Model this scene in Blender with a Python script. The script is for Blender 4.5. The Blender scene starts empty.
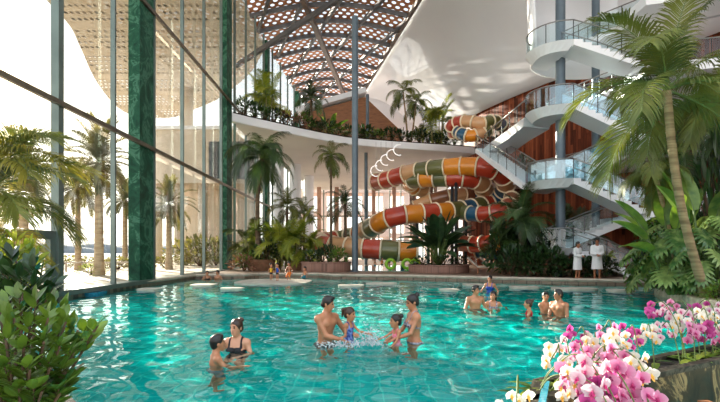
import bpy, bmesh, math, random
import numpy as np
import openvdb
from mathutils import Vector, Matrix

PI = math.pi
R = math.radians
SC = bpy.context.scene
COL = SC.collection
CAMH, FPX, HORY, CX = 1.45, 480.0, 252.0, 360.0


def at(px, py, d):
    """world point seen at photo pixel (px, py) at distance d in front of the camera"""
    return Vector(((px - CX) / FPX * d, d, CAMH + (HORY - py) / FPX * d))


# ------------------------------------------------------------------ objects
def link(o, parent=None):
    COL.objects.link(o)
    if parent is not None:
        o.parent = parent
    return o


def tag(o, label=None, cat=None, group=None, kind=None):
    if label: o['label'] = label
    if cat: o['category'] = cat
    if group: o['group'] = group
    if kind: o['kind'] = kind
    return o


def thing(name, label, cat, loc=(0, 0, 0), rz=0.0, group=None, kind=None):
    o = bpy.data.objects.new(name, None)
    o.empty_display_size = 0.1
    link(o)
    o.location = loc
    o.rotation_euler = (0, 0, rz)
    return tag(o, label, cat, group, kind)


def inst(name, me, parent=None, loc=(0, 0, 0), rot=(0, 0, 0), sc=1.0):
    o = bpy.data.objects.new(name, me)
    link(o, parent)
    o.location = loc
    o.rotation_euler = rot
    o.scale = (sc, sc, sc) if not hasattr(sc, '__len__') else sc
    return o


class MB:
    """collects geometry for ONE mesh object"""
    def __init__(self):
        self.v, self.f, self.m = [], [], []

    def add(self, vs, fs, mi=0):
        b = len(self.v)
        self.v.extend([tuple(p) for p in vs])
        for f in fs:
            self.f.append(tuple(b + i for i in f))
            self.m.append(mi)

    def box(self, x0, x1, y0, y1, z0, z1, mi=0):
        vs = [(x0, y0, z0), (x1, y0, z0), (x1, y1, z0), (x0, y1, z0),
              (x0, y0, z1), (x1, y0, z1), (x1, y1, z1), (x0, y1, z1)]
        self.add(vs, [(0, 3, 2, 1), (4, 5, 6, 7), (0, 1, 5, 4), (1, 2, 6, 5), (2, 3, 7, 6), (3, 0, 4, 7)], mi)

    def bar(self, a, b, w, h, mi=0, up=(0, 0, 1)):
        a, b = Vector(a), Vector(b)
        t = (b - a).normalized()
        up = Vector(up)
        if abs(t.dot(up)) > 0.98:
            up = Vector((1, 0, 0))
        s = t.cross(up).normalized()
        n = s.cross(t).normalized()
        vs = []
        for p in (a, b):
            for i, j in ((-1, -1), (1, -1), (1, 1), (-1, 1)):
                vs.append(p + s * (i * w / 2) + n * (j * h / 2))
        self.add(vs, [(0, 1, 2, 3), (7, 6, 5, 4), (0, 4, 5, 1), (1, 5, 6, 2), (2, 6, 7, 3), (3, 7, 4, 0)], mi)

    def tube(self, pts, rad, n=8, mi=0, caps=True, closed=False):
        pts = [Vector(p) for p in pts]
        k = len(pts)
        if not hasattr(rad, '__len__'):
            rad = [rad] * k
        vs = []
        ref = None
        for i, p in enumerate(pts):
            if closed:
                t = (pts[(i + 1) % k] - pts[i - 1])
            else:
                t = pts[min(i + 1, k - 1)] - pts[max(i - 1, 0)]
            t.normalize()
            if ref is None:
                ref = Vector((0, 0, 1)) if abs(t.z) < 0.9 else Vector((1, 0, 0))
            s = t.cross(ref)
            if s.length < 1e-5:
                s = t.orthogonal()
            s.normalize()
            u = s.cross(t).normalized()
            ref = u
            for j in range(n):
                a = 2 * PI * j / n
                vs.append(p + (s * math.cos(a) + u * math.sin(a)) * rad[i])
        fs = []
        for i in range(k if closed else k - 1):
            i2 = (i + 1) % k
            for j in range(n):
                j2 = (j + 1) % n
                fs.append((i * n + j, i2 * n + j, i2 * n + j2, i * n + j2))
        if caps and not closed:
            fs.append(tuple(range(n)))
            fs.append(tuple(reversed(range((k - 1) * n, k * n))))
        self.add(vs, fs, mi)

    def lathe(self, prof, c=(0, 0, 0), n=24, mi=0):
        c = Vector(c)
        vs, fs = [], []
        for r, z in prof:
            for j in range(n):
                a = 2 * PI * j / n
                vs.append((c.x + r * math.cos(a), c.y + r * math.sin(a), c.z + z))
        for i in range(len(prof) - 1):
            for j in range(n):
                j2 = (j + 1) % n
                fs.append((i * n + j, i * n + j2, (i + 1) * n + j2, (i + 1) * n + j))
        fs.append(tuple(reversed(range(n))))
        fs.append(tuple(range((len(prof) - 1) * n, len(prof) * n)))
        self.add(vs, fs, mi)

    def prism(self, poly, z0, z1, mi=0, inset=0.0):
        """poly: plan points (counter-clockwise); inset shrinks the lower face towards the centre"""
        n = len(poly)
        cx = sum(p[0] for p in poly) / n
        cy = sum(p[1] for p in poly) / n
        lo = []
        for p in poly:
            dx, dy = p[0] - cx, p[1] - cy
            l = math.hypot(dx, dy) or 1
            k = max(0.0, 1 - inset / l)
            lo.append((cx + dx * k, cy + dy * k, z0))
        vs = lo + [(p[0], p[1], z1) for p in poly]
        fs = [tuple(reversed(range(n))), tuple(range(n, 2 * n))]
        for i in range(n):
            j = (i + 1) % n
            fs.append((i, j, n + j, n + i))
        self.add(vs, fs, mi)

    def blob(self, c, r, seg=8, rings=6, mi=0):
        c = Vector(c)
        if not hasattr(r, '__len__'):
            r = (r, r, r)
        vs = [c + Vector((0, 0, -r[2]))]
        for i in range(1, rings):
            ph = -PI / 2 + PI * i / rings
            for j in range(seg):
                a = 2 * PI * j / seg
                vs.append(c + Vector((r[0] * math.cos(ph) * math.cos(a), r[1] * math.cos(ph) * math.sin(a), r[2] * math.sin(ph))))
        vs.append(c + Vector((0, 0, r[2])))
        fs = []
        for j in range(seg):
            fs.append((0, 1 + (j + 1) % seg, 1 + j))
        for i in range(rings - 2):
            for j in range(seg):
                j2 = (j + 1) % seg
                fs.append((1 + i * seg + j, 1 + i * seg + j2, 1 + (i + 1) * seg + j2, 1 + (i + 1) * seg + j))
        b = 1 + (rings - 2) * seg
        for j in range(seg):
            fs.append((b + j, b + (j + 1) % seg, len(vs) - 1))
        self.add(vs, fs, mi)

    def mesh(self, name, mats, smooth=False):
        me = bpy.data.meshes.new(name)
        me.from_pydata(self.v, [], self.f)
        if not isinstance(mats, (list, tuple)):
            mats = [mats]
        for m in mats:
            me.materials.append(m)
        if len(mats) > 1:
            me.polygons.foreach_set('material_index', self.m)
        if smooth:
            me.shade_smooth()
        me.update()
        return me

    def build(self, name, mats, parent=None, smooth=False, loc=(0, 0, 0)):
        return inst(name, self.mesh(name, mats, smooth), parent, loc)


def struct(name, mb, mats, smooth=False, label=None, cat=None):
    o = mb.build(name, mats, None, smooth)
    o['kind'] = 'structure'
    if label: o['label'] = label
    if cat: o['category'] = cat
    return o


def auto_smooth(o, ang=40):
    me = o.data
    me.shade_smooth()
    bm = bmesh.new()
    bm.from_mesh(me)
    for e in bm.edges:
        e.smooth = len(e.link_faces) == 2 and e.calc_face_angle(0) < R(ang)
    bm.to_mesh(me)
    bm.free()
    return o


# ------------------------------------------------------------------ materials
def new_mat(name):
    m = bpy.data.materials.new(name)
    m.use_nodes = True
    nt = m.node_tree
    return m, nt, nt.nodes['Principled BSDF'], nt.nodes['Material Output']


def srgb(r, g, b):
    f = lambda c: ((c / 255) / 12.92) if c / 255 <= 0.04045 else (((c / 255) + 0.055) / 1.055) ** 2.4
    return (f(r), f(g), f(b), 1.0)


def node(nt, t, **kw):
    n = nt.nodes.new(t)
    for k, v in kw.items():
        if k in n.inputs.keys():
            n.inputs[k].default_value = v
        else:
            setattr(n, k, v)
    return n


def ramp(nt, fac, stops, interp='LINEAR'):
    r = nt.nodes.new('ShaderNodeValToRGB')
    r.color_ramp.interpolation = interp
    el = r.color_ramp.elements
    while len(el) < len(stops):
        el.new(0.5)
    for e, (p, c) in zip(el, stops):
        e.position = p
        e.color = c
    nt.links.new(fac, r.inputs[0])
    return r.outputs[0]


def pm(name, c1, c2=None, scale=3.0, rough=0.5, metal=0.0, bump=0.0, stretch=(1, 1, 1), detail=4, spec=0.5, coat=0.0):
    """plain procedural material: two colours mixed by noise, a little bump"""
    m, nt, b, out = new_mat(name)
    b.inputs['Roughness'].default_value = rough
    b.inputs['Metallic'].default_value = metal
    b.inputs['Specular IOR Level'].default_value = spec
    b.inputs['Coat Weight'].default_value = coat
    if c2 is None:
        c2 = tuple(x * 0.86 for x in c1[:3]) + (1,)
    tc = node(nt, 'ShaderNodeTexCoord')
    mp = node(nt, 'ShaderNodeMapping')
    mp.inputs['Scale'].default_value = stretch
    nt.links.new(tc.outputs['Object'], mp.inputs[0])
    nz = node(nt, 'ShaderNodeTexNoise', Scale=scale, Detail=detail)
    nt.links.new(mp.outputs[0], nz.inputs['Vector'])
    nt.links.new(ramp(nt, nz.outputs['Fac'], [(0.35, c1), (0.68, c2)]), b.inputs['Base Color'])
    if bump:
        bp = node(nt, 'ShaderNodeBump', Strength=bump, Distance=0.02)
        nt.links.new(nz.outputs['Fac'], bp.inputs['Height'])
        nt.links.new(bp.outputs[0], b.inputs['Normal'])
    return m


def leaf_mat(name, c1, c2, trans=0.35, rough=0.4, scale=2.0):
    m, nt, b, out = new_mat(name)
    tc = node(nt, 'ShaderNodeTexCoord')
    nz = node(nt, 'ShaderNodeTexNoise', Scale=scale, Detail=3.0)
    nt.links.new(tc.outputs['Object'], nz.inputs['Vector'])
    oi = node(nt, 'ShaderNodeObjectInfo')
    mt = node(nt, 'ShaderNodeMath', operation='MULTIPLY_ADD')
    nt.links.new(oi.outputs['Random'], mt.inputs[0])
    mt.inputs[1].default_value = 0.3
    mt.inputs[2].default_value = -0.15
    ad = node(nt, 'ShaderNodeMath', operation='ADD')
    nt.links.new(nz.outputs['Fac'], ad.inputs[0])
    nt.links.new(mt.outputs[0], ad.inputs[1])
    col = ramp(nt, ad.outputs[0], [(0.3, c1), (0.7, c2)])
    nt.links.new(col, b.inputs['Base Color'])
    b.inputs['Roughness'].default_value = rough
    tr = node(nt, 'ShaderNodeBsdfTranslucent')
    mixc = node(nt, 'ShaderNodeMixRGB', blend_type='MULTIPLY')
    mixc.inputs[0].default_value = 1.0
    nt.links.new(col, mixc.inputs[1])
    mixc.inputs[2].default_value = (1.25, 1.2, 0.55, 1)
    nt.links.new(mixc.outputs[0], tr.inputs['Color'])
    mx = node(nt, 'ShaderNodeMixShader')
    mx.inputs[0].default_value = trans
    nt.links.new(b.outputs[0], mx.inputs[1])
    nt.links.new(tr.outputs[0], mx.inputs[2])
    nt.links.new(mx.outputs[0], out.inputs[0])
    return m


def glass_mat(name, tint=(0.95, 0.98, 0.97, 1), base=0.04, edge=0.5, gloss=(1, 1, 1, 1)):
    """thin architectural pane: clear, with a mirror coat that grows at grazing angles"""
    m, nt, b, out = new_mat(name)
    nt.nodes.remove(b)
    t = node(nt, 'ShaderNodeBsdfTransparent')
    t.inputs[0].default_value = tint
    g = node(nt, 'ShaderNodeBsdfGlossy')
    g.inputs['Color'].default_value = gloss
    g.inputs['Roughness'].default_value = 0.03
    lw = node(nt, 'ShaderNodeLayerWeight')
    lw.inputs[0].default_value = 0.5
    p = node(nt, 'ShaderNodeMath', operation='POWER')
    nt.links.new(lw.outputs['Facing'], p.inputs[0])
    p.inputs[1].default_value = 5.0
    ma = node(nt, 'ShaderNodeMath', operation='MULTIPLY_ADD')
    nt.links.new(p.outputs[0], ma.inputs[0])
    ma.inputs[1].default_value = edge
    ma.inputs[2].default_value = base
    mx = node(nt, 'ShaderNodeMixShader')
    nt.links.new(ma.outputs[0], mx.inputs[0])
    nt.links.new(t.outputs[0], mx.inputs[1])
    nt.links.new(g.outputs[0], mx.inputs[2])
    nt.links.new(mx.outputs[0], out.inputs[0])
    return m


def perforated(name, c1, c2, pitch, hole, rough=0.7, hexed=True, band=None):
    """sheet with real see-through holes cut by a lattice in object space (x, y)"""
    m, nt, b, out = new_mat(name)
    tc = node(nt, 'ShaderNodeTexCoord')
    sx = node(nt, 'ShaderNodeSeparateXYZ')
    nt.links.new(tc.outputs['Object'], sx.inputs[0])

    def math_(op, a, bb=None, c=None):
        n = node(nt, 'ShaderNodeMath', operation=op)
        for i, q in enumerate((a, bb, c)):
            if q is None:
                continue
            if isinstance(q, (int, float)):
                n.inputs[i].default_value = q
            else:
                nt.links.new(q, n.inputs[i])
        return n.outputs[0]
    u = math_('DIVIDE', sx.outputs[0], pitch[0])
    v = math_('DIVIDE', sx.outputs[1], pitch[1])
    if hexed:
        row = math_('FLOOR', v)
        off = math_('MULTIPLY', math_('MODULO', row, 2.0), 0.5)
        u = math_('ADD', u, off)
    du = math_('MULTIPLY', math_('SUBTRACT', math_('FRACT', u), 0.5), 1.0 / hole[0])
    dv = math_('MULTIPLY', math_('SUBTRACT', math_('FRACT', v), 0.5), 1.0 / hole[1])
    r2 = math_('ADD', math_('MULTIPLY', du, du), math_('MULTIPLY', dv, dv))
    isin = math_('LESS_THAN', r2, 1.0)
    if band:
        bu = math_('LESS_THAN', math_('FRACT', math_('DIVIDE', sx.outputs[0], band[0])), 0.86)
        bv = math_('LESS_THAN', math_('FRACT', math_('DIVIDE', sx.outputs[1], band[1])), 0.8)
        isin = math_('MULTIPLY', isin, math_('MULTIPLY', bu, bv))
    nz = node(nt, 'ShaderNodeTexNoise', Scale=0.8, Detail=4.0)
    nt.links.new(tc.outputs['Object'], nz.inputs['Vector'])
    nt.links.new(ramp(nt, nz.outputs['Fac'], [(0.35, c1), (0.65, c2)]), b.inputs['Base Color'])
    b.inputs['Roughness'].default_value = rough
    t = node(nt, 'ShaderNodeBsdfTransparent')
    mx = node(nt, 'ShaderNodeMixShader')
    nt.links.new(isin, mx.inputs[0])
    nt.links.new(b.outputs[0], mx.inputs[1])
    nt.links.new(t.outputs[0], mx.inputs[2])
    nt.links.new(mx.outputs[0], out.inputs[0])
    return m


def plank_mat(name, cols, width=0.22, rough=0.6):
    """vertical timber boards: one tone per board (u of the UV map runs in metres along the wall)"""
    m, nt, b, out = new_mat(name)
    uv = node(nt, 'ShaderNodeUVMap')
    sx = node(nt, 'ShaderNodeSeparateXYZ')
    nt.links.new(uv.outputs[0], sx.inputs[0])
    d = node(nt, 'ShaderNodeMath', operation='DIVIDE')
    nt.links.new(sx.outputs[0], d.inputs[0]); d.inputs[1].default_value = width
    fl = node(nt, 'ShaderNodeMath', operation='FLOOR'); nt.links.new(d.outputs[0], fl.inputs[0])
    dv = node(nt, 'ShaderNodeMath', operation='DIVIDE'); nt.links.new(sx.outputs[1], dv.inputs[0]); dv.inputs[1].default_value = 2.9
    # stagger board ends
    st = node(nt, 'ShaderNodeMath', operation='MULTIPLY_ADD')
    nt.links.new(fl.outputs[0], st.inputs[0]); st.inputs[1].default_value = 0.37; nt.links.new(dv.outputs[0], st.inputs[2])
    fv = node(nt, 'ShaderNodeMath', operation='FLOOR'); nt.links.new(st.outputs[0], fv.inputs[0])
    cb = node(nt, 'ShaderNodeCombineXYZ'); nt.links.new(fl.outputs[0], cb.inputs[0]); nt.links.new(fv.outputs[0], cb.inputs[1])
    wn = node(nt, 'ShaderNodeTexWhiteNoise'); nt.links.new(cb.outputs[0], wn.inputs[0])
    mp = node(nt, 'ShaderNodeMapping'); mp.inputs['Scale'].default_value = (7, 0.7, 1)
    nt.links.new(uv.outputs[0], mp.inputs[0])
    nz = node(nt, 'ShaderNodeTexNoise', Scale=2.0, Detail=5.0); nt.links.new(mp.outputs[0], nz.inputs['Vector'])
    ad = node(nt, 'ShaderNodeMath', operation='MULTIPLY_ADD'); nt.links.new(nz.outputs['Fac'], ad.inputs[0]); ad.inputs[1].default_value = 0.5
    sb = node(nt, 'ShaderNodeMath', operation='MULTIPLY_ADD'); nt.links.new(wn.outputs[0], sb.inputs[0]); sb.inputs[1].default_value = 0.7; sb.inputs[2].default_value = -0.1
    nt.links.new(sb.outputs[0], ad.inputs[2])
    col = ramp(nt, ad.outputs[0], [(0.1, cols[0]), (0.5, cols[1]), (0.9, cols[2])])
    fr = node(nt, 'ShaderNodeMath', operation='FRACT'); nt.links.new(d.outputs[0], fr.inputs[0])
    gp = node(nt, 'ShaderNodeMath', operation='LESS_THAN'); nt.links.new(fr.outputs[0], gp.inputs[0]); gp.inputs[1].default_value = 0.06
    mx = node(nt, 'ShaderNodeMixRGB'); nt.links.new(gp.outputs[0], mx.inputs[0]); nt.links.new(col, mx.inputs[1]); mx.inputs[2].default_value = (0.02, 0.008, 0.005, 1)
    nt.links.new(mx.outputs[0], b.inputs['Base Color'])
    b.inputs['Roughness'].default_value = rough
    b.inputs['Specular IOR Level'].default_value = 0.12
    return m


M = {}
M['white'] = pm('white_plaster', srgb(234, 235, 238), srgb(226, 227, 231), scale=0.4, rough=0.35, coat=0.3)
M['ceiling'] = pm('gloss_white_panel', srgb(222, 223, 228), srgb(213, 214, 220), scale=0.15, rough=0.3, coat=0.9)
M['soffit'] = pm('white_soffit', srgb(246, 247, 250), srgb(233, 234, 238), scale=0.3, rough=0.6, coat=0.0)
M['steel'] = pm('blue_grey_steel', srgb(92, 106, 116), srgb(80, 94, 105), scale=2, rough=0.4, metal=0.2)
M['dark'] = pm('dark_steel', srgb(62, 66, 70), srgb(48, 52, 55), scale=2, rough=0.45, metal=0.3)
M['mullion'] = pm('grey_green_mullion', srgb(112, 124, 118), srgb(96, 107, 102), scale=1, rough=0.35, metal=0.5)
M['bronze'] = pm('bronze_transom', srgb(120, 105, 88), srgb(96, 84, 72), scale=1, rough=0.35, metal=0.5)
M['rib'] = pm('grey_roof_rib', srgb(96, 94, 94), srgb(78, 77, 78), scale=1, rough=0.5, metal=0.2)
M['strut'] = pm('brown_roof_strut', srgb(112, 94, 82), srgb(92, 78, 70), scale=1, rough=0.5)
M['chrome'] = pm('brushed_rail', srgb(150, 150, 148), srgb(125, 125, 124), scale=3, rough=0.3, metal=0.8)


def marble(name, base, mid, vein, scale=0.8, rough=0.2, coat=0.3):
    m, nt, b, out = new_mat(name)
    tc = node(nt, 'ShaderNodeTexCoord')
    nz = node(nt, 'ShaderNodeTexNoise', Scale=scale, Detail=8.0, Distortion=1.2)
    nz.inputs['Roughness'].default_value = 0.65
    nt.links.new(tc.outputs['Object'], nz.inputs['Vector'])
    c = ramp(nt, nz.outputs['Fac'], [(0.3, base), (0.5, mid), (0.56, vein), (0.6, mid), (0.75, base)])
    nt.links.new(c, b.inputs['Base Color'])
    b.inputs['Roughness'].default_value = rough
    b.inputs['Coat Weight'].default_value = coat
    b.inputs['Coat Roughness'].default_value = 0.28 if coat > .45 else 0.05
    b.inputs['Specular IOR Level'].default_value = 0.5 if coat else 0.15
    return m


M['green_marble'] = marble('dark_green_marble', srgb(14, 46, 34), srgb(30, 76, 56), srgb(72, 116, 94), 1.3, 0.55, 0.0)
M['green_marble'].node_tree.nodes['Principled BSDF'].inputs['Specular IOR Level'].default_value = 0.15
M['brown_marble'] = marble('brown_veined_marble', srgb(34, 28, 20), srgb(66, 54, 36), srgb(160, 136, 92), 3.2, 0.4, 0.0)
M['dark_marble'] = marble('dark_rim_marble', srgb(30, 30, 26), srgb(52, 48, 40), srgb(90, 84, 70), 4.0, 0.5, 0.0)
M['aqua_tile'] = pm('aqua_mosaic', srgb(50, 140, 160), srgb(76, 165, 178), scale=30, rough=0.15)
M['blue_tile'] = pm('blue_mosaic', srgb(30, 100, 130), srgb(60, 140, 165), scale=30, rough=0.2)


def paver(name, c1, c2, c3, scale, rough=0.45):
    m, nt, b, out = new_mat(name)
    tc = node(nt, 'ShaderNodeTexCoord')
    br = node(nt, 'ShaderNodeTexBrick')
    br.inputs['Scale'].default_value = scale
    br.inputs['Color1'].default_value = c1
    br.inputs['Color2'].default_value = c2
    br.inputs['Mortar'].default_value = c3
    br.inputs['Mortar Size'].default_value = 0.012
    nt.links.new(tc.outputs['Object'], br.inputs['Vector'])
    nz = node(nt, 'ShaderNodeTexNoise', Scale=1.3, Detail=5.0)
    nt.links.new(tc.outputs['Object'], nz.inputs['Vector'])
    mx = node(nt, 'ShaderNodeMixRGB', blend_type='MULTIPLY')
    mx.inputs[0].default_value = 0.5
    nt.links.new(br.outputs['Color'], mx.inputs[1])
    nt.links.new(ramp(nt, nz.outputs['Fac'], [(0.3, (0.6, 0.6, 0.6, 1)), (0.7, (1, 1, 1, 1))]), mx.inputs[2])
    nt.links.new(mx.outputs[0], b.inputs['Base Color'])
    b.inputs['Roughness'].default_value = rough
    return m


M['deck'] = paver('brown_stone_deck', srgb(150, 122, 102), srgb(136, 110, 92), srgb(98, 80, 68), 1.0)
M['coping'] = pm('pale_coping', srgb(196, 182, 164), srgb(170, 154, 136), scale=3, rough=0.5)
M['slab_stone'] = pm('pale_stepping_stone', srgb(206, 198, 184), srgb(180, 170, 154), scale=2, rough=0.5)
M['planter_stone'] = paver('rose_stone_planter', srgb(168, 128, 112), srgb(154, 116, 100), srgb(126, 96, 84), 2.2, 0.7)
M['pot'] = pm('brown_clay_pot', srgb(138, 98, 72), srgb(112, 78, 56), scale=5, rough=0.7)
M['soil'] = pm('dark_soil', srgb(48, 36, 26), srgb(30, 24, 18), scale=14, rough=0.95, bump=0.6)
M['bed_stone'] = pm('pale_bed_rock', srgb(214, 200, 174), srgb(164, 150, 126), scale=4, rough=0.6, bump=0.5)
M['sand'] = pm('pale_sand', srgb(196, 178, 154), srgb(176, 158, 136), scale=0.5, rough=0.9)
M['wood'] = plank_mat('red_brown_timber', [srgb(54, 24, 14), srgb(116, 56, 34), srgb(158, 86, 56)])
M['slat_wood'] = pm('warm_timber', srgb(150, 98, 60), srgb(120, 74, 44), scale=2, rough=0.5, stretch=(1, 1, 8))
M['glass'] = glass_mat('clear_pane', (0.965, 0.985, 0.975, 1), 0.03, 0.45)
M['rail_glass'] = glass_mat('balustrade_glass', (0.90, 0.95, 0.96, 1), 0.03, 0.35)
M['blue_glass'] = glass_mat('pale_blue_balustrade_glass', (0.80, 0.92, 0.96, 1), 0.12, 0.5, (0.85, 0.95, 1, 1))
M['roof_panel'] = perforated('terracotta_roof_panel', srgb(196, 134, 94), srgb(174, 114, 78), (0.74, 0.64), (0.27, 0.33))
M['canopy'] = perforated('beige_perforated_canopy', srgb(196, 184, 166), srgb(182, 170, 152), (0.55, 1.2), (0.27, 0.22), hexed=False, band=(4.4, 6.5))

# leaves
M['palm'] = leaf_mat('palm_green', srgb(50, 72, 32), srgb(118, 124, 58), 0.3)
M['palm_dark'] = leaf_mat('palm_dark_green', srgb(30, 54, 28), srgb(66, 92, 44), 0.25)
M['palm_yellow'] = leaf_mat('palm_yellow_green', srgb(92, 118, 34), srgb(168, 172, 66), 0.4)
M['palm_sun_gold'] = leaf_mat('palm_sunlit_gold', srgb(78, 92, 32), srgb(164, 150, 62), 0.4)  # golden sun glow on the left palm is put into the frond colour
M['palm_dusty'] = leaf_mat('date_palm_dusty', srgb(92, 92, 62), srgb(138, 130, 92), 0.25)
M['leaf'] = leaf_mat('leaf_green', srgb(42, 74, 26), srgb(108, 136, 52), 0.25, 0.3, 6.0)
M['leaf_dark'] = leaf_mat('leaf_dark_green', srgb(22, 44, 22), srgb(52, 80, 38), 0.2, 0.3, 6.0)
M['leaf_lime'] = leaf_mat('leaf_lime', srgb(96, 124, 36), srgb(168, 172, 72), 0.35, 0.35, 6.0)
M['leaf_red'] = leaf_mat('leaf_salmon', srgb(110, 74, 60), srgb(160, 116, 92), 0.2, 0.4, 6.0)
M['banana'] = leaf_mat('banana_leaf', srgb(56, 96, 36), srgb(124, 150, 64), 0.35, 0.3, 3.0)
M['monstera'] = leaf_mat('monstera_leaf', srgb(62, 98, 50), srgb(150, 172, 100), 0.25, 0.25, 3.0)  # lighter tone carries sunlit highlights in the leaf colour
M['bop'] = leaf_mat('paradise_leaf', srgb(26, 48, 30), srgb(66, 92, 56), 0.15, 0.3, 3.0)
M['dune'] = leaf_mat('dune_bush', srgb(112, 112, 66), srgb(164, 156, 100), 0.2, 0.6, 6.0)
M['stem'] = pm('green_stem', srgb(96, 118, 52), srgb(70, 90, 40), scale=8, rough=0.5)
M['cane'] = pm('pale_cane', srgb(150, 140, 86), srgb(112, 104, 62), scale=8, rough=0.5)
M['trunk'] = pm('palm_trunk', srgb(164, 140, 104), srgb(112, 90, 62), scale=5, rough=0.8, bump=0.5, stretch=(0.3, 0.3, 3))
M['trunk_date'] = pm('date_palm_trunk', srgb(196, 172, 140), srgb(158, 134, 106), scale=5, rough=0.9, bump=0.6, stretch=(0.4, 0.4, 2))
M['trunk_dark'] = pm('dark_palm_trunk', srgb(110, 88, 64), srgb(70, 54, 40), scale=5, rough=0.8, bump=0.5, stretch=(0.3, 0.3, 3))
M['bark'] = pm('woody_stem', srgb(96, 74, 50), srgb(66, 50, 34), scale=8, rough=0.8)
# ------------------------------------------------------------------ plants
def frond_mesh(name, L, el, droop, nl, ll, lw, hang, mat, seed, rr=0.018, vee=0.3, curl=1.3):
    """a feather palm leaf along +x: rachis that rises at el and bends down by droop, folded leaflets both sides"""
    rnd = random.Random(seed)
    mb = MB()
    N = 16
    P, T = [Vector((0, 0, 0))], []
    side = rnd.uniform(-0.25, 0.25)
    for i in range(N):
        t = (i + 0.5) / N
        a = el - droop * t ** curl
        yaw = side * t
        d = Vector((math.cos(a) * math.cos(yaw), math.cos(a) * math.sin(yaw), math.sin(a)))
        T.append(d)
        P.append(P[-1] + d * (L / N))
    T.append(T[-1])
    mb.tube(P, [rr * L * 0.5 * (1 - 0.85 * i / N) for i in range(N + 1)], 5, 1)

    def pt(t):
        f = t * N
        i = min(int(f), N - 1)
        return P[i].lerp(P[i + 1], f - i), T[i].lerp(T[min(i + 1, N)], f - i).normalized()
    for k in range(nl):
        t = 0.14 + 0.86 * (k + rnd.uniform(-0.2, 0.2)) / nl
        t = min(max(t, 0.1), 0.995)
        p, tg = pt(t)
        S = tg.cross(Vector((0, 0, 1)))
        if S.length < 1e-3:
            S = Vector((0, 1, 0))
        S.normalize()
        Nn = S.cross(tg).normalized()
        prof = math.sin(PI * (0.12 + 0.80 * t)) ** 0.7
        ln = ll * (0.25 + 0.85 * prof) * rnd.uniform(0.88, 1.08)
        for s in (-1, 1):
            d = (tg * (0.45 + 0.75 * t * t) + S * s * (1.0 - 0.35 * t) + Nn * (vee + rnd.uniform(-0.12, 0.12))).normalized()
            w = (tg - d * tg.dot(d)).normalized()
            hg = hang * rnd.uniform(0.7, 1.3)
            a = p + d * (ln * 0.02)
            b = p + d * (ln * 0.42) - Vector((0, 0, hg * ln * 0.10))
            c = p + d * (ln * 0.75) - Vector((0, 0, hg * ln * 0.36))
            e = p + d * (ln * 0.98) - Vector((0, 0, hg * ln * 0.75))
            W = lw * (0.6 + 0.5 * prof)
            mb.add([a - w * W * .3, a + w * W * .3, b - w * W * .5, b + w * W * .5, c - w * W * .4, c + w * W * .4, e],
                   [(0, 1, 3, 2), (2, 3, 5, 4), (4, 5, 6)], 0)
    return mb.mesh(name, [M[mat] if isinstance(mat, str) else mat, M['stem']])


FR = {}


def fronds(kind, mat):
    """a small library of leaves for one kind of palm, from upright to hanging"""
    key = (kind, mat)
    if key in FR:
        return FR[key]
    out = []
    if kind == 'feather':       # big arching leaves, length 1
        for i, (el, dr) in enumerate([(85, 55), (70, 85), (50, 95), (30, 95), (8, 85), (-25, 55)]):
            out.append((el, frond_mesh('frond', 1.0, R(el), R(dr), 70, 0.32, 0.0115, 0.60, mat, 11 + i)))
    elif kind == 'areca':
        for i, (el, dr) in enumerate([(86, 45), (72, 75), (58, 95), (40, 100), (15, 80)]):
            out.append((el, frond_mesh('frond', 1.0, R(el), R(dr), 34, 0.30, 0.022, 0.35, mat, 31 + i)))
    elif kind == 'date':
        for i, (el, dr) in enumerate([(82, 35), (60, 60), (38, 75), (14, 70), (-12, 60), (-40, 40)]):
            out.append((el, frond_mesh('frond', 1.0, R(el), R(dr), 44, 0.20, 0.018, 0.15, mat, 51 + i, rr=.012)))
    elif kind == 'royal':       # drooping, dense, foxtail like
        for i, (el, dr) in enumerate([(78, 90), (58, 120), (36, 120), (10, 100), (-30, 60)]):
            out.append((el, frond_mesh('frond', 1.0, R(el), R(dr), 64, 0.28, 0.013, 0.8, mat, 71 + i, vee=0.1)))
    FR[key] = out
    return out


def crown(root, kind, mat, c, L, n, seed, lo=0, hi=99, lib=None):
    rnd = random.Random(seed)
    lib = lib or fronds(kind, mat)
    lib = lib[lo:hi]
    for i in range(n):
        k = int(i * len(lib) / n)
        az = i * 2.399963 + rnd.uniform(-0.25, 0.25)
        s = L * rnd.uniform(0.88, 1.1)
        inst('frond', lib[k][1], root, c, (rnd.uniform(-0.08, 0.08), rnd.uniform(-0.08, 0.08), az), s)


def trunk_part(root, a, b, r0, r1, mat, bend=0.0, name='trunk', rings=True, rise=None):
    a, b = Vector(a), Vector(b)
    n = 14
    pts, rad = [], []
    bx = Vector((bend, bend * 0.3, 0))
    for i in range(n * 2 + 1):
        t = i / (n * 2)
        p = a.lerp(b, t) + bx * math.sin(PI * t)
        pts.append(p)
        r = r0 + (r1 - r0) * t + (r0 * 0.35 * (1 - t) ** 8)
        if rings and i % 2:
            r *= 1.07
        rad.append(r)
    mb = MB()
    mb.tube(pts, rad, 10)
    return mb.build(name, M[mat], root, True)


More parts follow.
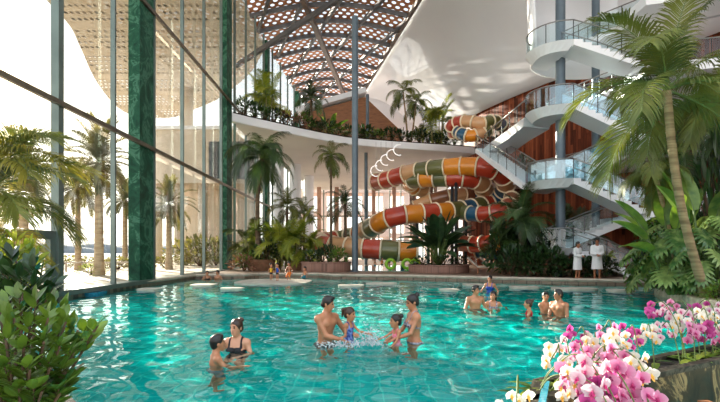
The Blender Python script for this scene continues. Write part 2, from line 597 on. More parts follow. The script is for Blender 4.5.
def palm(label, base, top, L, n, seed, kind='feather', mat='palm', trunk=(0.13, 0.09), tmat='trunk', bend=0.0,
         name='palm_tree', group=None, lo=0, shaft=False, cat='palm tree'):
    base, top = Vector(base), Vector(top)
    r = thing(name, label, cat, base, 0, group)
    c = top - base
    trunk_part(r, (0, 0, 0), c, trunk[0], trunk[1], tmat, bend)
    if shaft:
        mb = MB()
        mb.tube([c + Vector((0, 0, -0.1)), c + Vector((0, 0, L * 0.12)), c + Vector((0, 0, L * 0.22))], [trunk[1] * 1.1, trunk[1] * 1.25, trunk[1] * 0.5], 10)
        mb.build('crown_shaft', M['stem'], r, True)
    crown(r, kind, mat, c, L, n, seed, lo)
    return r


def areca(label, base, h, seed, n=14, stems=5, spread=0.25, mat='palm_yellow', group=None, tmat='cane', name='areca_palm', cat='palm'):
    """several thin canes from one foot, arching leaves"""
    rnd = random.Random(seed)
    r = thing(name, label, cat, base, 0, group)
    lib = fronds('areca', mat)
    for s in range(stems):
        a = s * 2.4 + rnd.uniform(0, 1)
        ln = rnd.uniform(0.3, 0.55) * h
        p0 = Vector((math.cos(a), math.sin(a), 0)) * spread * h * 0.2
        p1 = p0 * rnd.uniform(1.5, 2.6) + Vector((0, 0, ln))
        mb = MB()
        mb.tube([p0, p0.lerp(p1, 0.5) + Vector((0.01, 0, 0)), p1], [0.012 * h, 0.011 * h, 0.009 * h], 6)
        mb.build('cane', M[tmat], r, True)
        k = max(2, n // stems)
        for i in range(k):
            q = lib[min(len(lib) - 1, int((i + rnd.random()) * len(lib) / k))]
            inst('frond', q[1], r, p1, (0, 0, a + i * 2.4 + rnd.uniform(-.4, .4)), h * 0.55 * rnd.uniform(.8, 1.15))
    return r


def leaf_blade(mb, base, d, up, L, W, droop=0.3, fold=0.18, seg=4, mi=0, prof=None):
    """one simple leaf: midrib with a folded half blade on each side"""
    d = Vector(d).normalized()
    s = d.cross(Vector(up))
    if s.length < 1e-4:
        s = d.orthogonal()
    s.normalize()
    u = s.cross(d).normalized()
    vs = []
    p = Vector(base)
    for i in range(seg + 1):
        t = i / seg
        w = (prof(t) if prof else math.sin(PI * min(1, t * 0.93 + 0.07)) ** 0.8) * W * 0.5
        if i == seg:
            w = 0.001
        q = p + d * (L * t) - Vector((0, 0, 1)) * (droop * L * t * t)
        vs += [q - s * w + u * fold * w, q, q + s * w + u * fold * w]
    fs = []
    for i in range(seg):
        a = i * 3
        fs += [(a, a + 1, a + 4, a + 3), (a + 1, a + 2, a + 5, a + 4)]
    mb.add(vs, fs, mi)


SHRUB = {}


def shrub_mesh(seed, n, ll, lw, mat, flat=0.8):
    key = (seed, n, ll, lw, mat, flat)
    if key in SHRUB:
        return SHRUB[key]
    rnd = random.Random(seed)
    fo, st = MB(), MB()
    stems = []
    for i in range(9):
        a = i * 2.4
        tip = Vector((math.cos(a) * rnd.uniform(.2, .8), math.sin(a) * rnd.uniform(.2, .8), rnd.uniform(.6, 1.0)))
        mid = tip * 0.5 + Vector((0, 0, 0.12))
        st.tube([(0, 0, 0), mid, tip], [0.03, 0.02, 0.008], 5)
        stems.append((mid, tip))
    for k in range(n):
        a = rnd.uniform(0, 2 * PI)
        ph = math.asin(rnd.uniform(-0.25, 1))
        rr = rnd.uniform(0.45, 1.0) ** 0.6
        o = Vector((math.cos(a) * math.cos(ph), math.sin(a) * math.cos(ph), math.sin(ph)))
        p = Vector((o.x * rr, o.y * rr, 0.32 + o.z * rr * 0.68))
        d = (o + Vector((rnd.uniform(-.6, .6), rnd.uniform(-.6, .6), rnd.uniform(-.2, .7)))).normalized()
        leaf_blade(fo, p, d, (rnd.uniform(-.5, .5), rnd.uniform(-.5, .5), 1), ll * rnd.uniform(.7, 1.2), lw * rnd.uniform(.7, 1.2), 0.25, 0.25, 3)
    SHRUB[key] = (fo.mesh('foliage', M[mat]), st.mesh('stem', M['bark'], True))
    return SHRUB[key]


def shrub(label, base, rx, h, seed, n=160, ll=0.35, lw=0.13, mat='leaf', group=None, ry=None, name='leafy_shrub', cat='shrub'):
    r = thing(name, label, cat, base, (seed * 1.7) % 6.28, group)
    f, s = shrub_mesh(seed % 5, n, ll, lw, mat)
    sc = (rx, ry or rx, h)
    inst('foliage', f, r, (0, 0, 0), (0, 0, 0), sc)
    inst('stem', s, r, (0, 0, 0), (0, 0, 0), sc)
    return r


def broad_plant(label, base, leaves, mat, name, cat='plant', group=None, pr=0.02, seed=1, seg=7, pmat='stem'):
    """fan of big leaves on long stalks. leaves: (azimuth deg, lean deg, stalk, blade, width, droop)"""
    rnd = random.Random(seed)
    r = thing(name, label, cat, base, 0, group)
    for az, lean, sl, bl, w, dr in leaves:
        a, l = R(az), R(lean)
        o = Vector((math.cos(a), math.sin(a), 0))
        d0 = (o * math.sin(l * 0.6) + Vector((0, 0, math.cos(l * 0.6)))).normalized()
        d1 = (o * math.sin(l * 1.2) + Vector((0, 0, math.cos(l * 1.2)))).normalized()
        p0 = o * 0.08
        p1 = p0 + d0 * sl
        mb = MB()
        mb.tube([p0, p0.lerp(p1, .5), p1, p1 + d1 * bl * 0.25], [pr, pr * .8, pr * .6, pr * .3], 6, 1)
        sd = Vector((-math.sin(a), math.cos(a), 0))
        up = (sd.cross(d1)) + sd * rnd.uniform(-.5, .5)
        if up.z < 0:
            up = -up
        leaf_blade(mb, p1, d1, up, bl, w, dr, 0.35, seg, 0, lambda t: math.sin(PI * min(1, t ** 0.8 * .92 + .08)) ** 0.6)
        mb.build('leaf', [M[mat], M[pmat]], r)
    return r


def monstera_leaf(seed, mat='monstera'):
    rnd = random.Random(seed)
    mb = MB()
    n = 7
    L, W = 1.0, 0.52
    for s in (-1, 1):
        for i in range(n):
            t0 = -0.12 + i / n * 1.0
            t1 = t0 + 0.125
            ang = 1.75 - 1.45 * i / (n - 1)
            ln = W * (0.75 + 0.45 * math.sin(PI * (i + .8) / n)) * rnd.uniform(.9, 1.08)
            d = Vector((math.cos(ang), s * math.sin(ang), 0))
            w = Vector((-d.y, d.x, 0)) * s
            vs = []
            for k in range(5):
                u = k / 4
                hw = [0.075, 0.085, 0.08, 0.06, 0.012][k]
                z = -0.22 * u * u + 0.05 * u
                c = Vector(((t0 + t1) / 2 * L, 0, -0.18 * ((t0 + t1) / 2) ** 2)) + d * ln * u + Vector((0, 0, z))
                vs += [c - w * hw, c + w * hw]
            fs = [(2 * k, 2 * k + 1, 2 * k + 3, 2 * k + 2) for k in range(4)]
            mb.add(vs, fs)
    # entire inner part beside the midrib and the tip lobe
    leaf_blade(mb, (-0.08, 0, 0.004), (1, 0, 0), (0, 0, 1), 1.12, 0.30, 0.16, 0.1, 6)
    mb.tube([(-0.1, 0, 0.006), (0.45, 0, -0.03), (1.0, 0, -0.18)], [0.012, 0.009, 0.004], 5, 1)
    return mb.mesh('leaf_blade', [M[mat], M['stem']])


MON = []


def monstera(label, base, leaves, group=None):
    """leaves: (offset x, y, z of the blade's stalk end; size; yaw; pitch)"""
    if not MON:
        MON.extend([monstera_leaf(s) for s in (1, 2, 3)])
    r = thing('monstera_plant', label, 'plant', base, 0, group)
    for i, (x, y, z, s, yaw, pitch) in enumerate(leaves):
        mb = MB()
        p1 = Vector((x, y, z))
        mb.tube([(x * .15, y * .15, 0), (x * .5, y * .5, z * .75), p1], [0.018, 0.014, 0.01], 6)
        st = mb.build('leaf_stalk', M['stem'], r, True)
        lf = inst('leaf', MON[i % 3], r, p1, (R(random.Random(i).uniform(-20, 20)), R(pitch), R(yaw)), s)
    return r


# ------------------------------------------------------------------ people
def _rc(P, a, b, ra, rb):
    """signed distance to a round cone"""
    a = np.array(a, dtype=np.float32); b = np.array(b, dtype=np.float32)
    ba = b - a
    h = np.clip(((P - a) @ ba) / max(1e-9, float(ba @ ba)), 0, 1)
    q = P - a - h[..., None] * ba
    return np.sqrt((q * q).sum(-1)) - (ra + (rb - ra) * h)


def _el(P, c, r):
    c = np.array(c, dtype=np.float32); r = np.array(r, dtype=np.float32)
    q = (P - c) / r
    k0 = np.sqrt((q * q).sum(-1))
    k1 = np.sqrt(((q / r) ** 2).sum(-1)) + 1e-6
    return k0 * (k0 - 1.0) / k1


class Field:
    def __init__(self, lo, hi, vs):
        self.vs = vs
        self.lo = np.array(lo, dtype=np.float32)
        n = np.ceil((np.array(hi) - self.lo) / vs).astype(int) + 1
        self.n = n
        self.F = np.full(tuple(n), 0.25, dtype=np.float32)

    def _sub(self, lo, hi):
        i0 = np.clip(np.floor((np.array(lo) - self.lo) / self.vs).astype(int), 0, self.n - 1)
        i1 = np.clip(np.ceil((np.array(hi) - self.lo) / self.vs).astype(int) + 1, 1, self.n)
        g = [self.lo[k] + self.vs * np.arange(i0[k], i1[k], dtype=np.float32) for k in range(3)]
        P = np.stack(np.meshgrid(*g, indexing='ij'), -1)
        return (slice(i0[0], i1[0]), slice(i0[1], i1[1]), slice(i0[2], i1[2])), P

    def _mix(self, sl, d, k, cut=False):
        A = self.F[sl]
        if cut:
            d = -d
            h = np.clip(k - np.abs(A - d), 0, None) / k
            self.F[sl] = np.maximum(A, d) + h * h * k * 0.25
        else:
            h = np.clip(k - np.abs(A - d), 0, None) / k
            self.F[sl] = np.minimum(A, d) - h * h * k * 0.25

    def cone(self, a, b, ra, rb, k=0.03, cut=False):
        m = max(ra, rb) + k + 3 * self.vs
        sl, P = self._sub(np.minimum(a, b) - m, np.maximum(a, b) + m)
        if P.size: self._mix(sl, _rc(P, a, b, ra, rb), k, cut)

    def ell(self, c, r, k=0.03, cut=False):
        m = np.array(r) + k + 3 * self.vs
        sl, P = self._sub(np.array(c) - m, np.array(c) + m)
        if P.size: self._mix(sl, _el(P, c, r), k, cut)

    def sample(self, pts):
        i = np.clip(np.round((pts - self.lo) / self.vs).astype(int), 0, self.n - 1)
        return self.F[i[:, 0], i[:, 1], i[:, 2]]

    def mesh(self, name, mat, adapt=0.0):
        g = openvdb.FloatGrid(0.25)
        g.copyFromArray(np.ascontiguousarray(self.F))
        pts, quads = g.convertToQuads(0.0)
        v = pts * self.vs + self.lo
        me = bpy.data.meshes.new(name)
        me.from_pydata(v.tolist(), [], quads.tolist())
        me.materials.append(mat)
        me.shade_smooth()
        me.update()
        return me


def ik(a, c, l1, l2, pole):
    a, c, pole = Vector(a), Vector(c), Vector(pole)
    d = c - a
    L = d.length
    if L > (l1 + l2) * 0.995:
        c = a + d.normalized() * (l1 + l2) * 0.995
        d = c - a
        L = d.length
    x = (l1 * l1 - l2 * l2 + L * L) / (2 * L)
    h = math.sqrt(max(0.0, l1 * l1 - x * x))
    u = d.normalized()
    p = pole - u * pole.dot(u)
    p = p.normalized() if p.length > 1e-5 else u.orthogonal().normalized()
    return a + u * x + p * h, c


SKIN = {}


def skin(tone):
    if tone not in SKIN:
        c = {'warm': (srgb(190, 130, 94), srgb(176, 116, 82)), 'tan': (srgb(172, 114, 80), srgb(158, 100, 70)),
             'fair': (srgb(208, 152, 120), srgb(196, 138, 106))}[tone]
        m = pm('skin_' + tone, c[0], c[1], scale=6, rough=0.45)
        b = m.node_tree.nodes['Principled BSDF']
        b.inputs['Subsurface Weight'].default_value = 0.0
        SKIN[tone] = m
    return SKIN[tone]


M['hair'] = pm('black_hair', srgb(34, 26, 22), srgb(18, 14, 12), scale=30, rough=0.4, stretch=(1, 1, .2))
M['hair_brown'] = pm('brown_hair', srgb(70, 44, 28), srgb(42, 26, 18), scale=30, rough=0.4, stretch=(1, 1, .2))
M['eye'] = pm('dark_eye', srgb(24, 18, 16), rough=0.1)
M['lip'] = pm('lip', srgb(176, 92, 82), rough=0.4)


def cloth(name, c1, c2, scale=40, rough=0.7):
    return pm(name, c1, c2, scale=scale, rough=rough, detail=1)


CL = {'black': cloth('black_swimwear', srgb(22, 22, 26), srgb(14, 14, 18)),
      'blue_print': cloth('blue_print_swimsuit', srgb(28, 46, 120), srgb(120, 150, 210), 28),
      'pink_print': cloth('pink_print_swimsuit', srgb(226, 90, 120), srgb(244, 170, 180), 28),
      'navy_print': cloth('navy_print_bikini', srgb(22, 26, 52), srgb(190, 180, 190), 34),
      'blue': cloth('royal_blue_swimsuit', srgb(26, 78, 170), srgb(20, 60, 140)),
      'red': cloth('red_swim_shirt', srgb(216, 34, 44), srgb(190, 24, 36)),
      'yellow': cloth('yellow_swim_shirt', srgb(226, 176, 40), srgb(206, 156, 30)),
      'grey': cloth('grey_trunks', srgb(70, 72, 80), srgb(44, 46, 54)),
      'teal': cloth('teal_trunks', srgb(30, 120, 130), srgb(24, 90, 104)),
      'orange': cloth('orange_trunks', srgb(220, 120, 40), srgb(200, 100, 30)),
      'robe': pm('white_towelling', srgb(240, 238, 236), srgb(226, 224, 224), scale=60, rough=0.9, bump=0.3),
      'wrap': cloth('yellow_swim_ring', srgb(236, 190, 40), srgb(226, 170, 30))}


def person(label, x, y, zfeet, H, rot, male=True, child=False, wrists=None, wear='trunks', fabric='grey', hair='short',
           tone='warm', hmat='hair', head_yaw=0.0, head_pitch=0.0, crouch=0.0, vs=0.010, lean=0.0, fine=False, sit=False,
           group=None, poles=None, legs=None):
    """a swimmer: local +x is where the person faces, z = 0 is the sole. Lengths in body units (1.75 m adult)"""
    head_h = 0.205 if child else 0.232
    if child and H < 0.8: head_h = 0.18
    sb = (H - head_h) / 1.518          # scale of the body below the chin
    hs = head_h / 0.232                # scale of the head
    root = thing('person', label, 'person', (x, y, zfeet), R(rot), group)
    fem = not male
    ups = Vector((0, 0, -crouch / sb))
    shw = (0.155 if child else (0.185 if male else 0.165))

    def U(p):                          # upper body: lowered by the crouch, leaned forward about the hips
        p = Vector(p)
        if lean:
            q = p - Vector((0, 0, 0.95))
            c_, s_ = math.cos(lean), math.sin(lean)
            p = Vector((q.x * c_ + q.z * s_, q.y, -q.x * s_ + q.z * c_)) + Vector((0, 0, 0.95))
        return p + ups
    S = lambda p: np.array(Vector(p) * sb, dtype=np.float32)
    wr = wrists or [(0.12, 0.30, 0.95), (0.12, -0.30, 0.95)]
    wrp = [Vector(w) + ups for w in wr]
    ext = [S(U((0, 0, 1.5))), S(wrp[0]), S(wrp[1])]
    ext.append(np.array(Vector(S(U((0, 0, 1.53)))) + Vector((0.0, 0, 0.30 * hs))))
    fz = 0.0
    ank = [Vector((0.0, s * 0.095, 0.09)) for s in (1, -1)]
    if legs:
        ank = [Vector(legs[0]), Vector(legs[1])]
    if sit:
        ank = [Vector((0.42, s * 0.1, 0.55)) + ups + Vector((0, 0, 0)) for s in (1, -1)]
    for a in ank: ext.append(S(a))
    ext = np.array(ext)
    m = 0.30 * max(sb, 0.8)
    lo = ext.min(0) - m; hi = ext.max(0) + m * 0.8
    lo[1] = min(lo[1], -0.30 * sb - .05); hi[1] = max(hi[1], 0.30 * sb + .05)
    lo[2] = min(-0.03, ext[:, 2].min() - 0.12)
    F = Field(lo, hi, vs)
    Kb = 0.05 * sb
    # trunk and legs
    bw = 1.0 if male else 0.92
    if child: bw = 0.86
    F.ell(S(U((0, 0, 0.95))), S((0.112, 0.165 * (1.0 if male else 1.05) * bw, 0.125)), Kb)
    F.ell(S(U((0, 0, 1.10))), S((0.098, 0.140 * bw * (1 if male or child else 0.9), 0.17)), Kb)
    F.ell(S(U((0.0, 0, 1.29))), S((0.112, 0.168 * bw, 0.165)), Kb)
    F.cone(S(U((0, -shw * .72, 1.395))), S(U((0, shw * .72, 1.395))), 0.056 * sb, 0.056 * sb, Kb)
    for s in (1, -1):
        F.cone(S(U((-.01, s * .02, 1.475))), S(U((0, s * shw * .75, 1.405))), 0.04 * sb, 0.045 * sb, Kb)
    if male and not child:
        for s in (1, -1):
            F.ell(S(U((0.075, s * 0.075, 1.325))), S((0.045, 0.075, 0.055)), Kb * .7)
    if fem and not child:
        for s in (1, -1):
            F.ell(S(U((0.09, s * 0.075, 1.27))), S((0.062, 0.064, 0.062)), Kb * .5)
    for s in (1, -1):
        F.ell(S(U((-0.055, s * 0.07, 0.92))), S((0.085, 0.085, 0.09)), Kb * .6)
    for s, a in zip((1, -1), ank):
        hip = U((0, s * 0.088, 0.90))
        kn, a2 = ik(hip, a, 0.417, 0.402, (1, s * 0.15, 0.25 if sit else 0))
        F.cone(S(hip), S(kn), 0.082 * sb, 0.055 * sb, Kb * .6)
        mid = kn.lerp(a2, 0.3) + Vector((-0.015, 0, 0))
        F.cone(S(kn), S(mid), 0.052 * sb, 0.054 * sb, Kb * .5)
        F.cone(S(mid), S(a2), 0.052 * sb, 0.034 * sb, Kb * .5)
        F.cone(S(a2 + Vector((-0.03, 0, -0.045))), S(a2 + Vector((0.15, s * 0.02, -0.058))), 0.038 * sb, 0.028 * sb, Kb * .4)
    Ft = F.F.copy()
    # neck
    hc = Vector(S(U((0.015, 0, 1.505)))) + Vector((0.012, 0, 0.125)) * hs
    F.cone(S(U((-0.01, 0, 1.40))), np.array(hc + Vector((-0.015, 0, -0.06)) * hs), 0.062 * sb * (1 if male else .85), 0.05 * hs * (1 if male else .88), Kb * .8)
    # head in its own frame
    cy, sy = math.cos(R(head_yaw)), math.sin(R(head_yaw))
    cp, sp = math.cos(R(head_pitch)), math.sin(R(head_pitch))
    Mh = Matrix(((cy, -sy, 0), (sy, cy, 0), (0, 0, 1))) @ Matrix(((cp, 0, sp), (0, 1, 0), (-sp, 0, cp)))
    Hd = lambda p: np.array(hc + (Mh @ Vector(p)) * hs, dtype=np.float32)
    if child:
        F.ell(Hd((-0.005, 0, 0.022)), np.array((.094, .08, .094)) * hs, 0.02)
        F.ell(Hd((0.03, 0, -0.035)), np.array((.066, .062, .075)) * hs, 0.03)
    else:
        F.ell(Hd((-0.005, 0, 0.022)), np.array((.096, .077, .094)) * hs, 0.02)
        F.ell(Hd((0.028, 0, -0.045)), np.array((.068, .058, .083)) * hs, 0.03)
    F.cone(Hd((0.05, -0.012, -0.098)), Hd((0.05, 0.012, -0.098)), .026 * hs, .026 * hs, 0.025)
    F.cone(Hd((0.090, 0, 0.005)), Hd((0.108, 0, -0.032)), .009 * hs, .014 * hs, 0.012)
    for s in (1, -1):
        F.ell(Hd((-0.008, s * 0.079, -0.012)), np.array((.02, .012, .032)) * hs, 0.008)
        F.ell(Hd((0.095, s * 0.033, 0.008)), np.array((.014, .017, .012)) * hs, 0.012, cut=True)
    # arms and hands
    for s, w, i in ((1, wrp[0], 0), (-1, wrp[1], 1)):
        sh = U((0, s * shw, 1.395))
        pole = (poles[i] if poles else Vector((-0.5, s * 0.6, -0.6)))
        el, w = ik(sh, w, 0.29, 0.255, pole)
        F.ell(S(sh), S((0.062, 0.06, 0.065)), Kb * .7)
        F.cone(S(sh), S(el), 0.050 * sb * (1 if male else .85), 0.039 * sb * (1 if male else .85), Kb * .6)
        F.cone(S(el), S(el.lerp(w, .35)), 0.039 * sb * (1 if male else .85), 0.040 * sb * (1 if male else .85), Kb * .4)
        F.cone(S(el.lerp(w, .35)), S(w), 0.040 * sb * (1 if male else .85), 0.027 * sb, Kb * .4)
        d = (w - el).normalized()
        sd = d.cross(Vector((0, 0, 1)))
        if sd.length < 1e-3: sd = Vector((0, 1, 0))
        sd.normalize()
        pn = sd.cross(d).normalized()          # back of the hand
        inner = sd * (1 if s < 0 else -1)
        hk = 1.0 if not child else 1.05
        wid = [0.100, 0.108, 0.102, 0.084]
        for f in range(4):
            off = sd * ((f - 1.5) * 0.021) * hk * (1 if (inner - sd).length > 1 else -1)
            kb = w + d * 0.085 * hk + off
            F.cone(S(w + off * .5), S(kb), 0.018 * sb, 0.0125 * sb, 0.012)
            if fine:
                m1 = kb + d * wid[f] * 0.48 - pn * 0.014 + off * .15
                m2 = m1 + d * wid[f] * 0.36 - pn * 0.034
                F.cone(S(kb), S(m1), 0.0105 * sb, 0.0095 * sb, 0.003)
                F.cone(S(m1), S(m2), 0.0095 * sb, 0.008 * sb, 0.003)
            else:
                F.cone(S(kb), S(kb + d * wid[f] * .8 - pn * 0.03 + off * .3), 0.0125 * sb, 0.010 * sb, 0.003)
        t0 = w + d * 0.02 + inner * 0.02
        t1 = w + d * 0.065 + inner * 0.052 - pn * 0.012
        F.cone(S(t0), S(t1), 0.017 * sb, 0.0125 * sb, 0.012)
        F.cone(S(t1), S(t1 + d * 0.042 + inner * 0.006 - pn * 0.012), 0.0125 * sb, 0.009 * sb, 0.004)
    body = inst('body', F.mesh('body', skin(tone)), root)
    # hair
    G = Field(np.array(hc) - 0.30 * hs, np.array(hc) + np.array((.2, .2, .22)) * hs, min(vs, 0.010))
    G.ell(Hd((-0.014, 0, 0.030)), np.array((.104, .088, .100)) * hs, 0.01)
    if hair == 'long':
        G.cone(Hd((-0.06, 0, 0.0)), Hd((-0.085, 0, -0.16)), .07 * hs, .045 * hs, 0.03)
        for s in (1, -1):
            G.cone(Hd((-0.03, s * .065, 0.0)), Hd((-0.05, s * .07, -0.14)), .028 * hs, .02 * hs, 0.02)
    else:
        G.ell(Hd((-0.055, 0, -0.03)), np.array((.055, .07, .06)) * hs, 0.02)
    if hair == 'bun':
        G.ell(Hd((-0.112, 0, 0.088)), np.array((.040, .044, .040)) * hs, 0.006)
    if hair == 'pony':
        G.cone(Hd((-0.09, 0, 0.085)), Hd((-0.135, 0, 0.06)), .03 * hs, .04 * hs, 0.01)
        G.cone(Hd((-0.135, 0, 0.06)), Hd((-0.15, 0, -0.07)), .036 * hs, .015 * hs, 0.01)
    if hair == 'short':
        G.ell(Hd((0.03, 0, 0.098)), np.array((.062, .066, .032)) * hs, 0.02)
    sub = (0.112, 0, -0.040)
    G.ell(Hd(sub), np.array((.088, .105, .100)) * hs, 0.012, cut=True)
    inst('hair', G.mesh('hair', M[hmat]), root)
    for s in (1, -1):
        e = MB(); e.blob((0, 0, 0), np.array((.011, .013, .010)) * hs, 8, 6)
        inst('eye', e.mesh('eye', M['eye'], True), root, Vector(Hd((0.083, s * .033, .007))))
        e = MB()
        e.tube([Vector(Hd((0.092, s * .018, .028))), Vector(Hd((0.090, s * .034, .034))), Vector(Hd((0.080, s * .052, .028)))], [.004 * hs, .0055 * hs, .003 * hs], 5)
        inst('eyebrow', e.mesh('eyebrow', M[hmat], True), root)
    e = MB()
    e.tube([Vector(Hd((0.082, -.024, -.062))), Vector(Hd((0.094, 0, -.066))), Vector(Hd((0.082, .024, -.062)))], [.003 * hs, .008 * hs, .003 * hs], 6)
    inst('mouth', e.mesh('mouth', M['lip'], True), root)

    # clothes: thin shells lifted off the trunk and legs
    me = body.data
    nv = len(me.vertices)
    co = np.empty(nv * 3, dtype=np.float32); me.vertices.foreach_get('co', co); co = co.reshape(-1, 3)
    no = np.empty(nv * 3, dtype=np.float32); me.vertices.foreach_get('normal', no); no = no.reshape(-1, 3)
    Fb = F.F; F.F = Ft
    onbody = F.sample(co) < 0.6 * vs + 0.006
    F.F = Fb
    q = co / sb - np.array(ups)
    if lean:
        c_, s_ = math.cos(-lean), math.sin(-lean)
        z = q[:, 2] - .95
        q = np.stack([q[:, 0] * c_ + z * s_, q[:, 1], -q[:, 0] * s_ + z * c_ + .95], 1)
    X_, Y_, Z_ = np.abs(q[:, 0]), np.abs(q[:, 1]), q[:, 2]

    def shell(name, mask, fab, off=0.006):
        mask = mask & onbody
        fs = [p.vertices[:] for p in me.polygons if all(mask[v] for v in p.vertices)]
        if not fs:
            return
        used = sorted({v for f in fs for v in f})
        mp = {v: i for i, v in enumerate(used)}
        n = len(used)
        vv = [tuple(co[v] + no[v] * off) for v in used] + [tuple(co[v] + no[v] * 0.001) for v in used]
        ff = [tuple(mp[v] for v in f) for f in fs]
        ed = {}
        for f in ff:
            for i in range(len(f)):
                a, b = f[i], f[(i + 1) % len(f)]
                if (b, a) in ed: del ed[(b, a)]
                else: ed[(a, b)] = 1
        ff = ff + [(b, a, a + n, b + n) for a, b in ed]
        me2 = bpy.data.meshes.new(name)
        me2.from_pydata(vv, [], ff)
        me2.materials.append(CL[fab]); me2.shade_smooth(); me2.update()
        inst(name, me2, root)
    legz = 0.62 if wear == 'trunks' else 0.86
    if wear == 'trunks':
        shell('swim_trunks', (Z_ < 1.01) & (Z_ > 0.60), fabric, 0.012)
    elif wear == 'suit':
        neck = 1.36 - 0.0 * Y_
        strap = (Y_ > 0.075) & (Y_ < 0.115) & (Z_ < 1.5)
        arm = (Z_ > 1.30) & (Y_ > 0.118)
        shell('swimsuit', (Z_ > 0.845 + 0.30 * np.clip(Y_ - 0.04, 0, 1)) & ((Z_ < 1.335) | strap) & ~arm)if False else \
            shell('swimsuit', (Z_ > 0.845 + 0.30 * np.clip(Y_ - 0.04, 0, 1)) & ((Z_ < 1.335) | strap) & ~arm, fabric)
    elif wear == 'bikini':
        band = (Z_ > 1.205) & (Z_ < 1.235)
        cup = (q[:, 0] > 0) & (Z_ > 1.205) & (Z_ < 1.335 - 0.9 * np.abs(Y_ - 0.075))
        strap = (Y_ > 0.068) & (Y_ < 0.088) & (Z_ > 1.3)
        shell('bikini_top', band | cup | strap, fabric)
        shell('bikini_bottom', (Z_ > 0.83 + 0.55 * np.clip(Y_ - 0.03, 0, .2)) & (Z_ < 0.985), fabric)
    elif wear == 'shirt':
        shell('swim_shirt', (Z_ > 0.93) & (Z_ < 1.43), fabric, 0.010)
        shell('swim_trunks', (Z_ < 0.93) & (Z_ > 0.70), 'black', 0.010)
    elif wear == 'robe':
        rb = Field(lo, hi, max(vs, 0.014))
        rb.ell(S((0.012, 0, 1.27)), S((0.160, 0.195, 0.20)), 0.03)
        rb.ell(S((0.005, 0, 1.06)), S((0.142, 0.178, 0.2)), 0.06)
        rb.cone(S((0, -shw * .7, 1.385)), S((0, shw * .7, 1.385)), 0.064 * sb, 0.064 * sb, 0.05)
        for s in (1, -1):
            rb.cone(S((-.01, s * .05, 1.465)), S((0, s * shw * .75, 1.405)), 0.045 * sb, 0.05 * sb, .04)
        for s in (1, -1):
            rb.cone(S((0, s * .06, 1.0)), S((0.0, s * .085, 0.36)), 0.125 * sb, 0.155 * sb, 0.06)
        for s, w, i in ((1, wrp[0], 0), (-1, wrp[1], 1)):
            sh = U((0, s * shw, 1.39))
            el, w2 = ik(sh, w, 0.29, 0.255, (poles[i] if poles else Vector((-0.5, s * 0.6, -0.6))))
            rb.cone(S(sh), S(el), 0.076 * sb, 0.072 * sb, 0.04)
            rb.cone(S(el), S(el.lerp(w2, .82)), 0.070 * sb, 0.066 * sb, 0.02)
        rb.cone(S((.02, 0, 1.02)), S((.03, 0, .36)), .135 * sb, .165 * sb, .06)
        rb.cone(S((.02, 0, 1.60)), S((.03, 0, 1.44)), .085 * sb, .06 * sb, .02, cut=True)
        rb.cone(S((0.14, 0, 1.50)), S((0.19, 0, 1.22)), 0.06 * sb, 0.012 * sb, 0.02, cut=True)
        rb.ell(S((0, 0, -1.6)), S((3.0, 3.0, 2.02)), 0.01, cut=True)
        inst('robe', rb.mesh('robe', CL['robe']), root)
        mb = MB()
        pts = [Vector((0.150 * math.cos(a), 0.190 * math.sin(a), 1.03)) * sb for a in np.linspace(0, 2 * PI, 20, endpoint=False)]
        mb.tube(pts, 0.022 * sb, 6, 0, closed=True)
        mb.tube([Vector((0.165, 0.02, 1.03)) * sb, Vector((0.185, 0.03, .9)) * sb, Vector((0.175, 0.03, .78)) * sb], .014 * sb, 6)
        mb.build('robe_belt', CL['robe'], root, True)
    return root
# ================================================================== THE SETTING
DECK = 0.2
POOLZ = -1.02

# ---- decks round the pool (solid down to the pool floor)
mb = MB()
mb.prism([(-9.62, 9.5), (-9.25, 10), (-9.25, 20), (-9.0, 26.2), (-6.4, 26.6), (-5.8, 27.6), (-2.4, 27.6), (-1.6, 26.4), (3.0, 25.2), (7.0, 23.2),
          (10.0, 21.7), (13.2, 20.6), (13.9, 19.6), (26, 19.6), (26, 76), (-9.62, 76)], -1.3, DECK)
struct('floor', mb, M['deck'], label='brown stone pool deck running to the glass', cat='floor')
# coping edge of the back deck
edge = [(-9.0, 26.2), (-6.4, 26.6), (-5.8, 27.6), (-2.4, 27.6), (-1.6, 26.4), (3.0, 25.2), (7.0, 23.2), (10.0, 21.7), (13.2, 20.6), (13.9, 19.6)]
mb = MB()
mb.tube([(x, y, DECK - 0.02) for x, y in edge], 0.09, 6)
struct('trim_1', mb, M['coping'])
mb = MB()
mb.tube([(-9.22, 9.8, DECK - 0.03), (-9.22, 20, DECK - 0.03), (-8.98, 26.2, DECK - 0.03)], 0.08, 6)
struct('trim_2', mb, M['coping'])
# pool basin
m, nt, b, out = new_mat('turquoise_pool_tile')
tc = node(nt, 'ShaderNodeTexCoord')
br = node(nt, 'ShaderNodeTexBrick')
br.offset = 0.0
br.inputs['Scale'].default_value = 1.0
br.inputs['Brick Width'].default_value = 0.3
br.inputs['Row Height'].default_value = 0.3
br.inputs['Mortar Size'].default_value = 0.012
br.inputs['Color1'].default_value = srgb(0, 184, 174)
br.inputs['Color2'].default_value = srgb(0, 174, 166)
br.inputs['Mortar'].default_value = srgb(40, 210, 194)
nt.links.new(tc.outputs['Object'], br.inputs['Vector'])
nt.links.new(br.outputs['Color'], b.inputs['Base Color'])
b.inputs['Roughness'].default_value = 0.9
b.inputs['Specular IOR Level'].default_value = 0.0
M['pool'] = m
mb = MB()
mb.box(-10, 14.5, -2.0, 30, POOLZ - 0.2, POOLZ)
basin = struct('pool_floor', mb, M['pool'])
basin.cycles.is_caustics_receiver = True

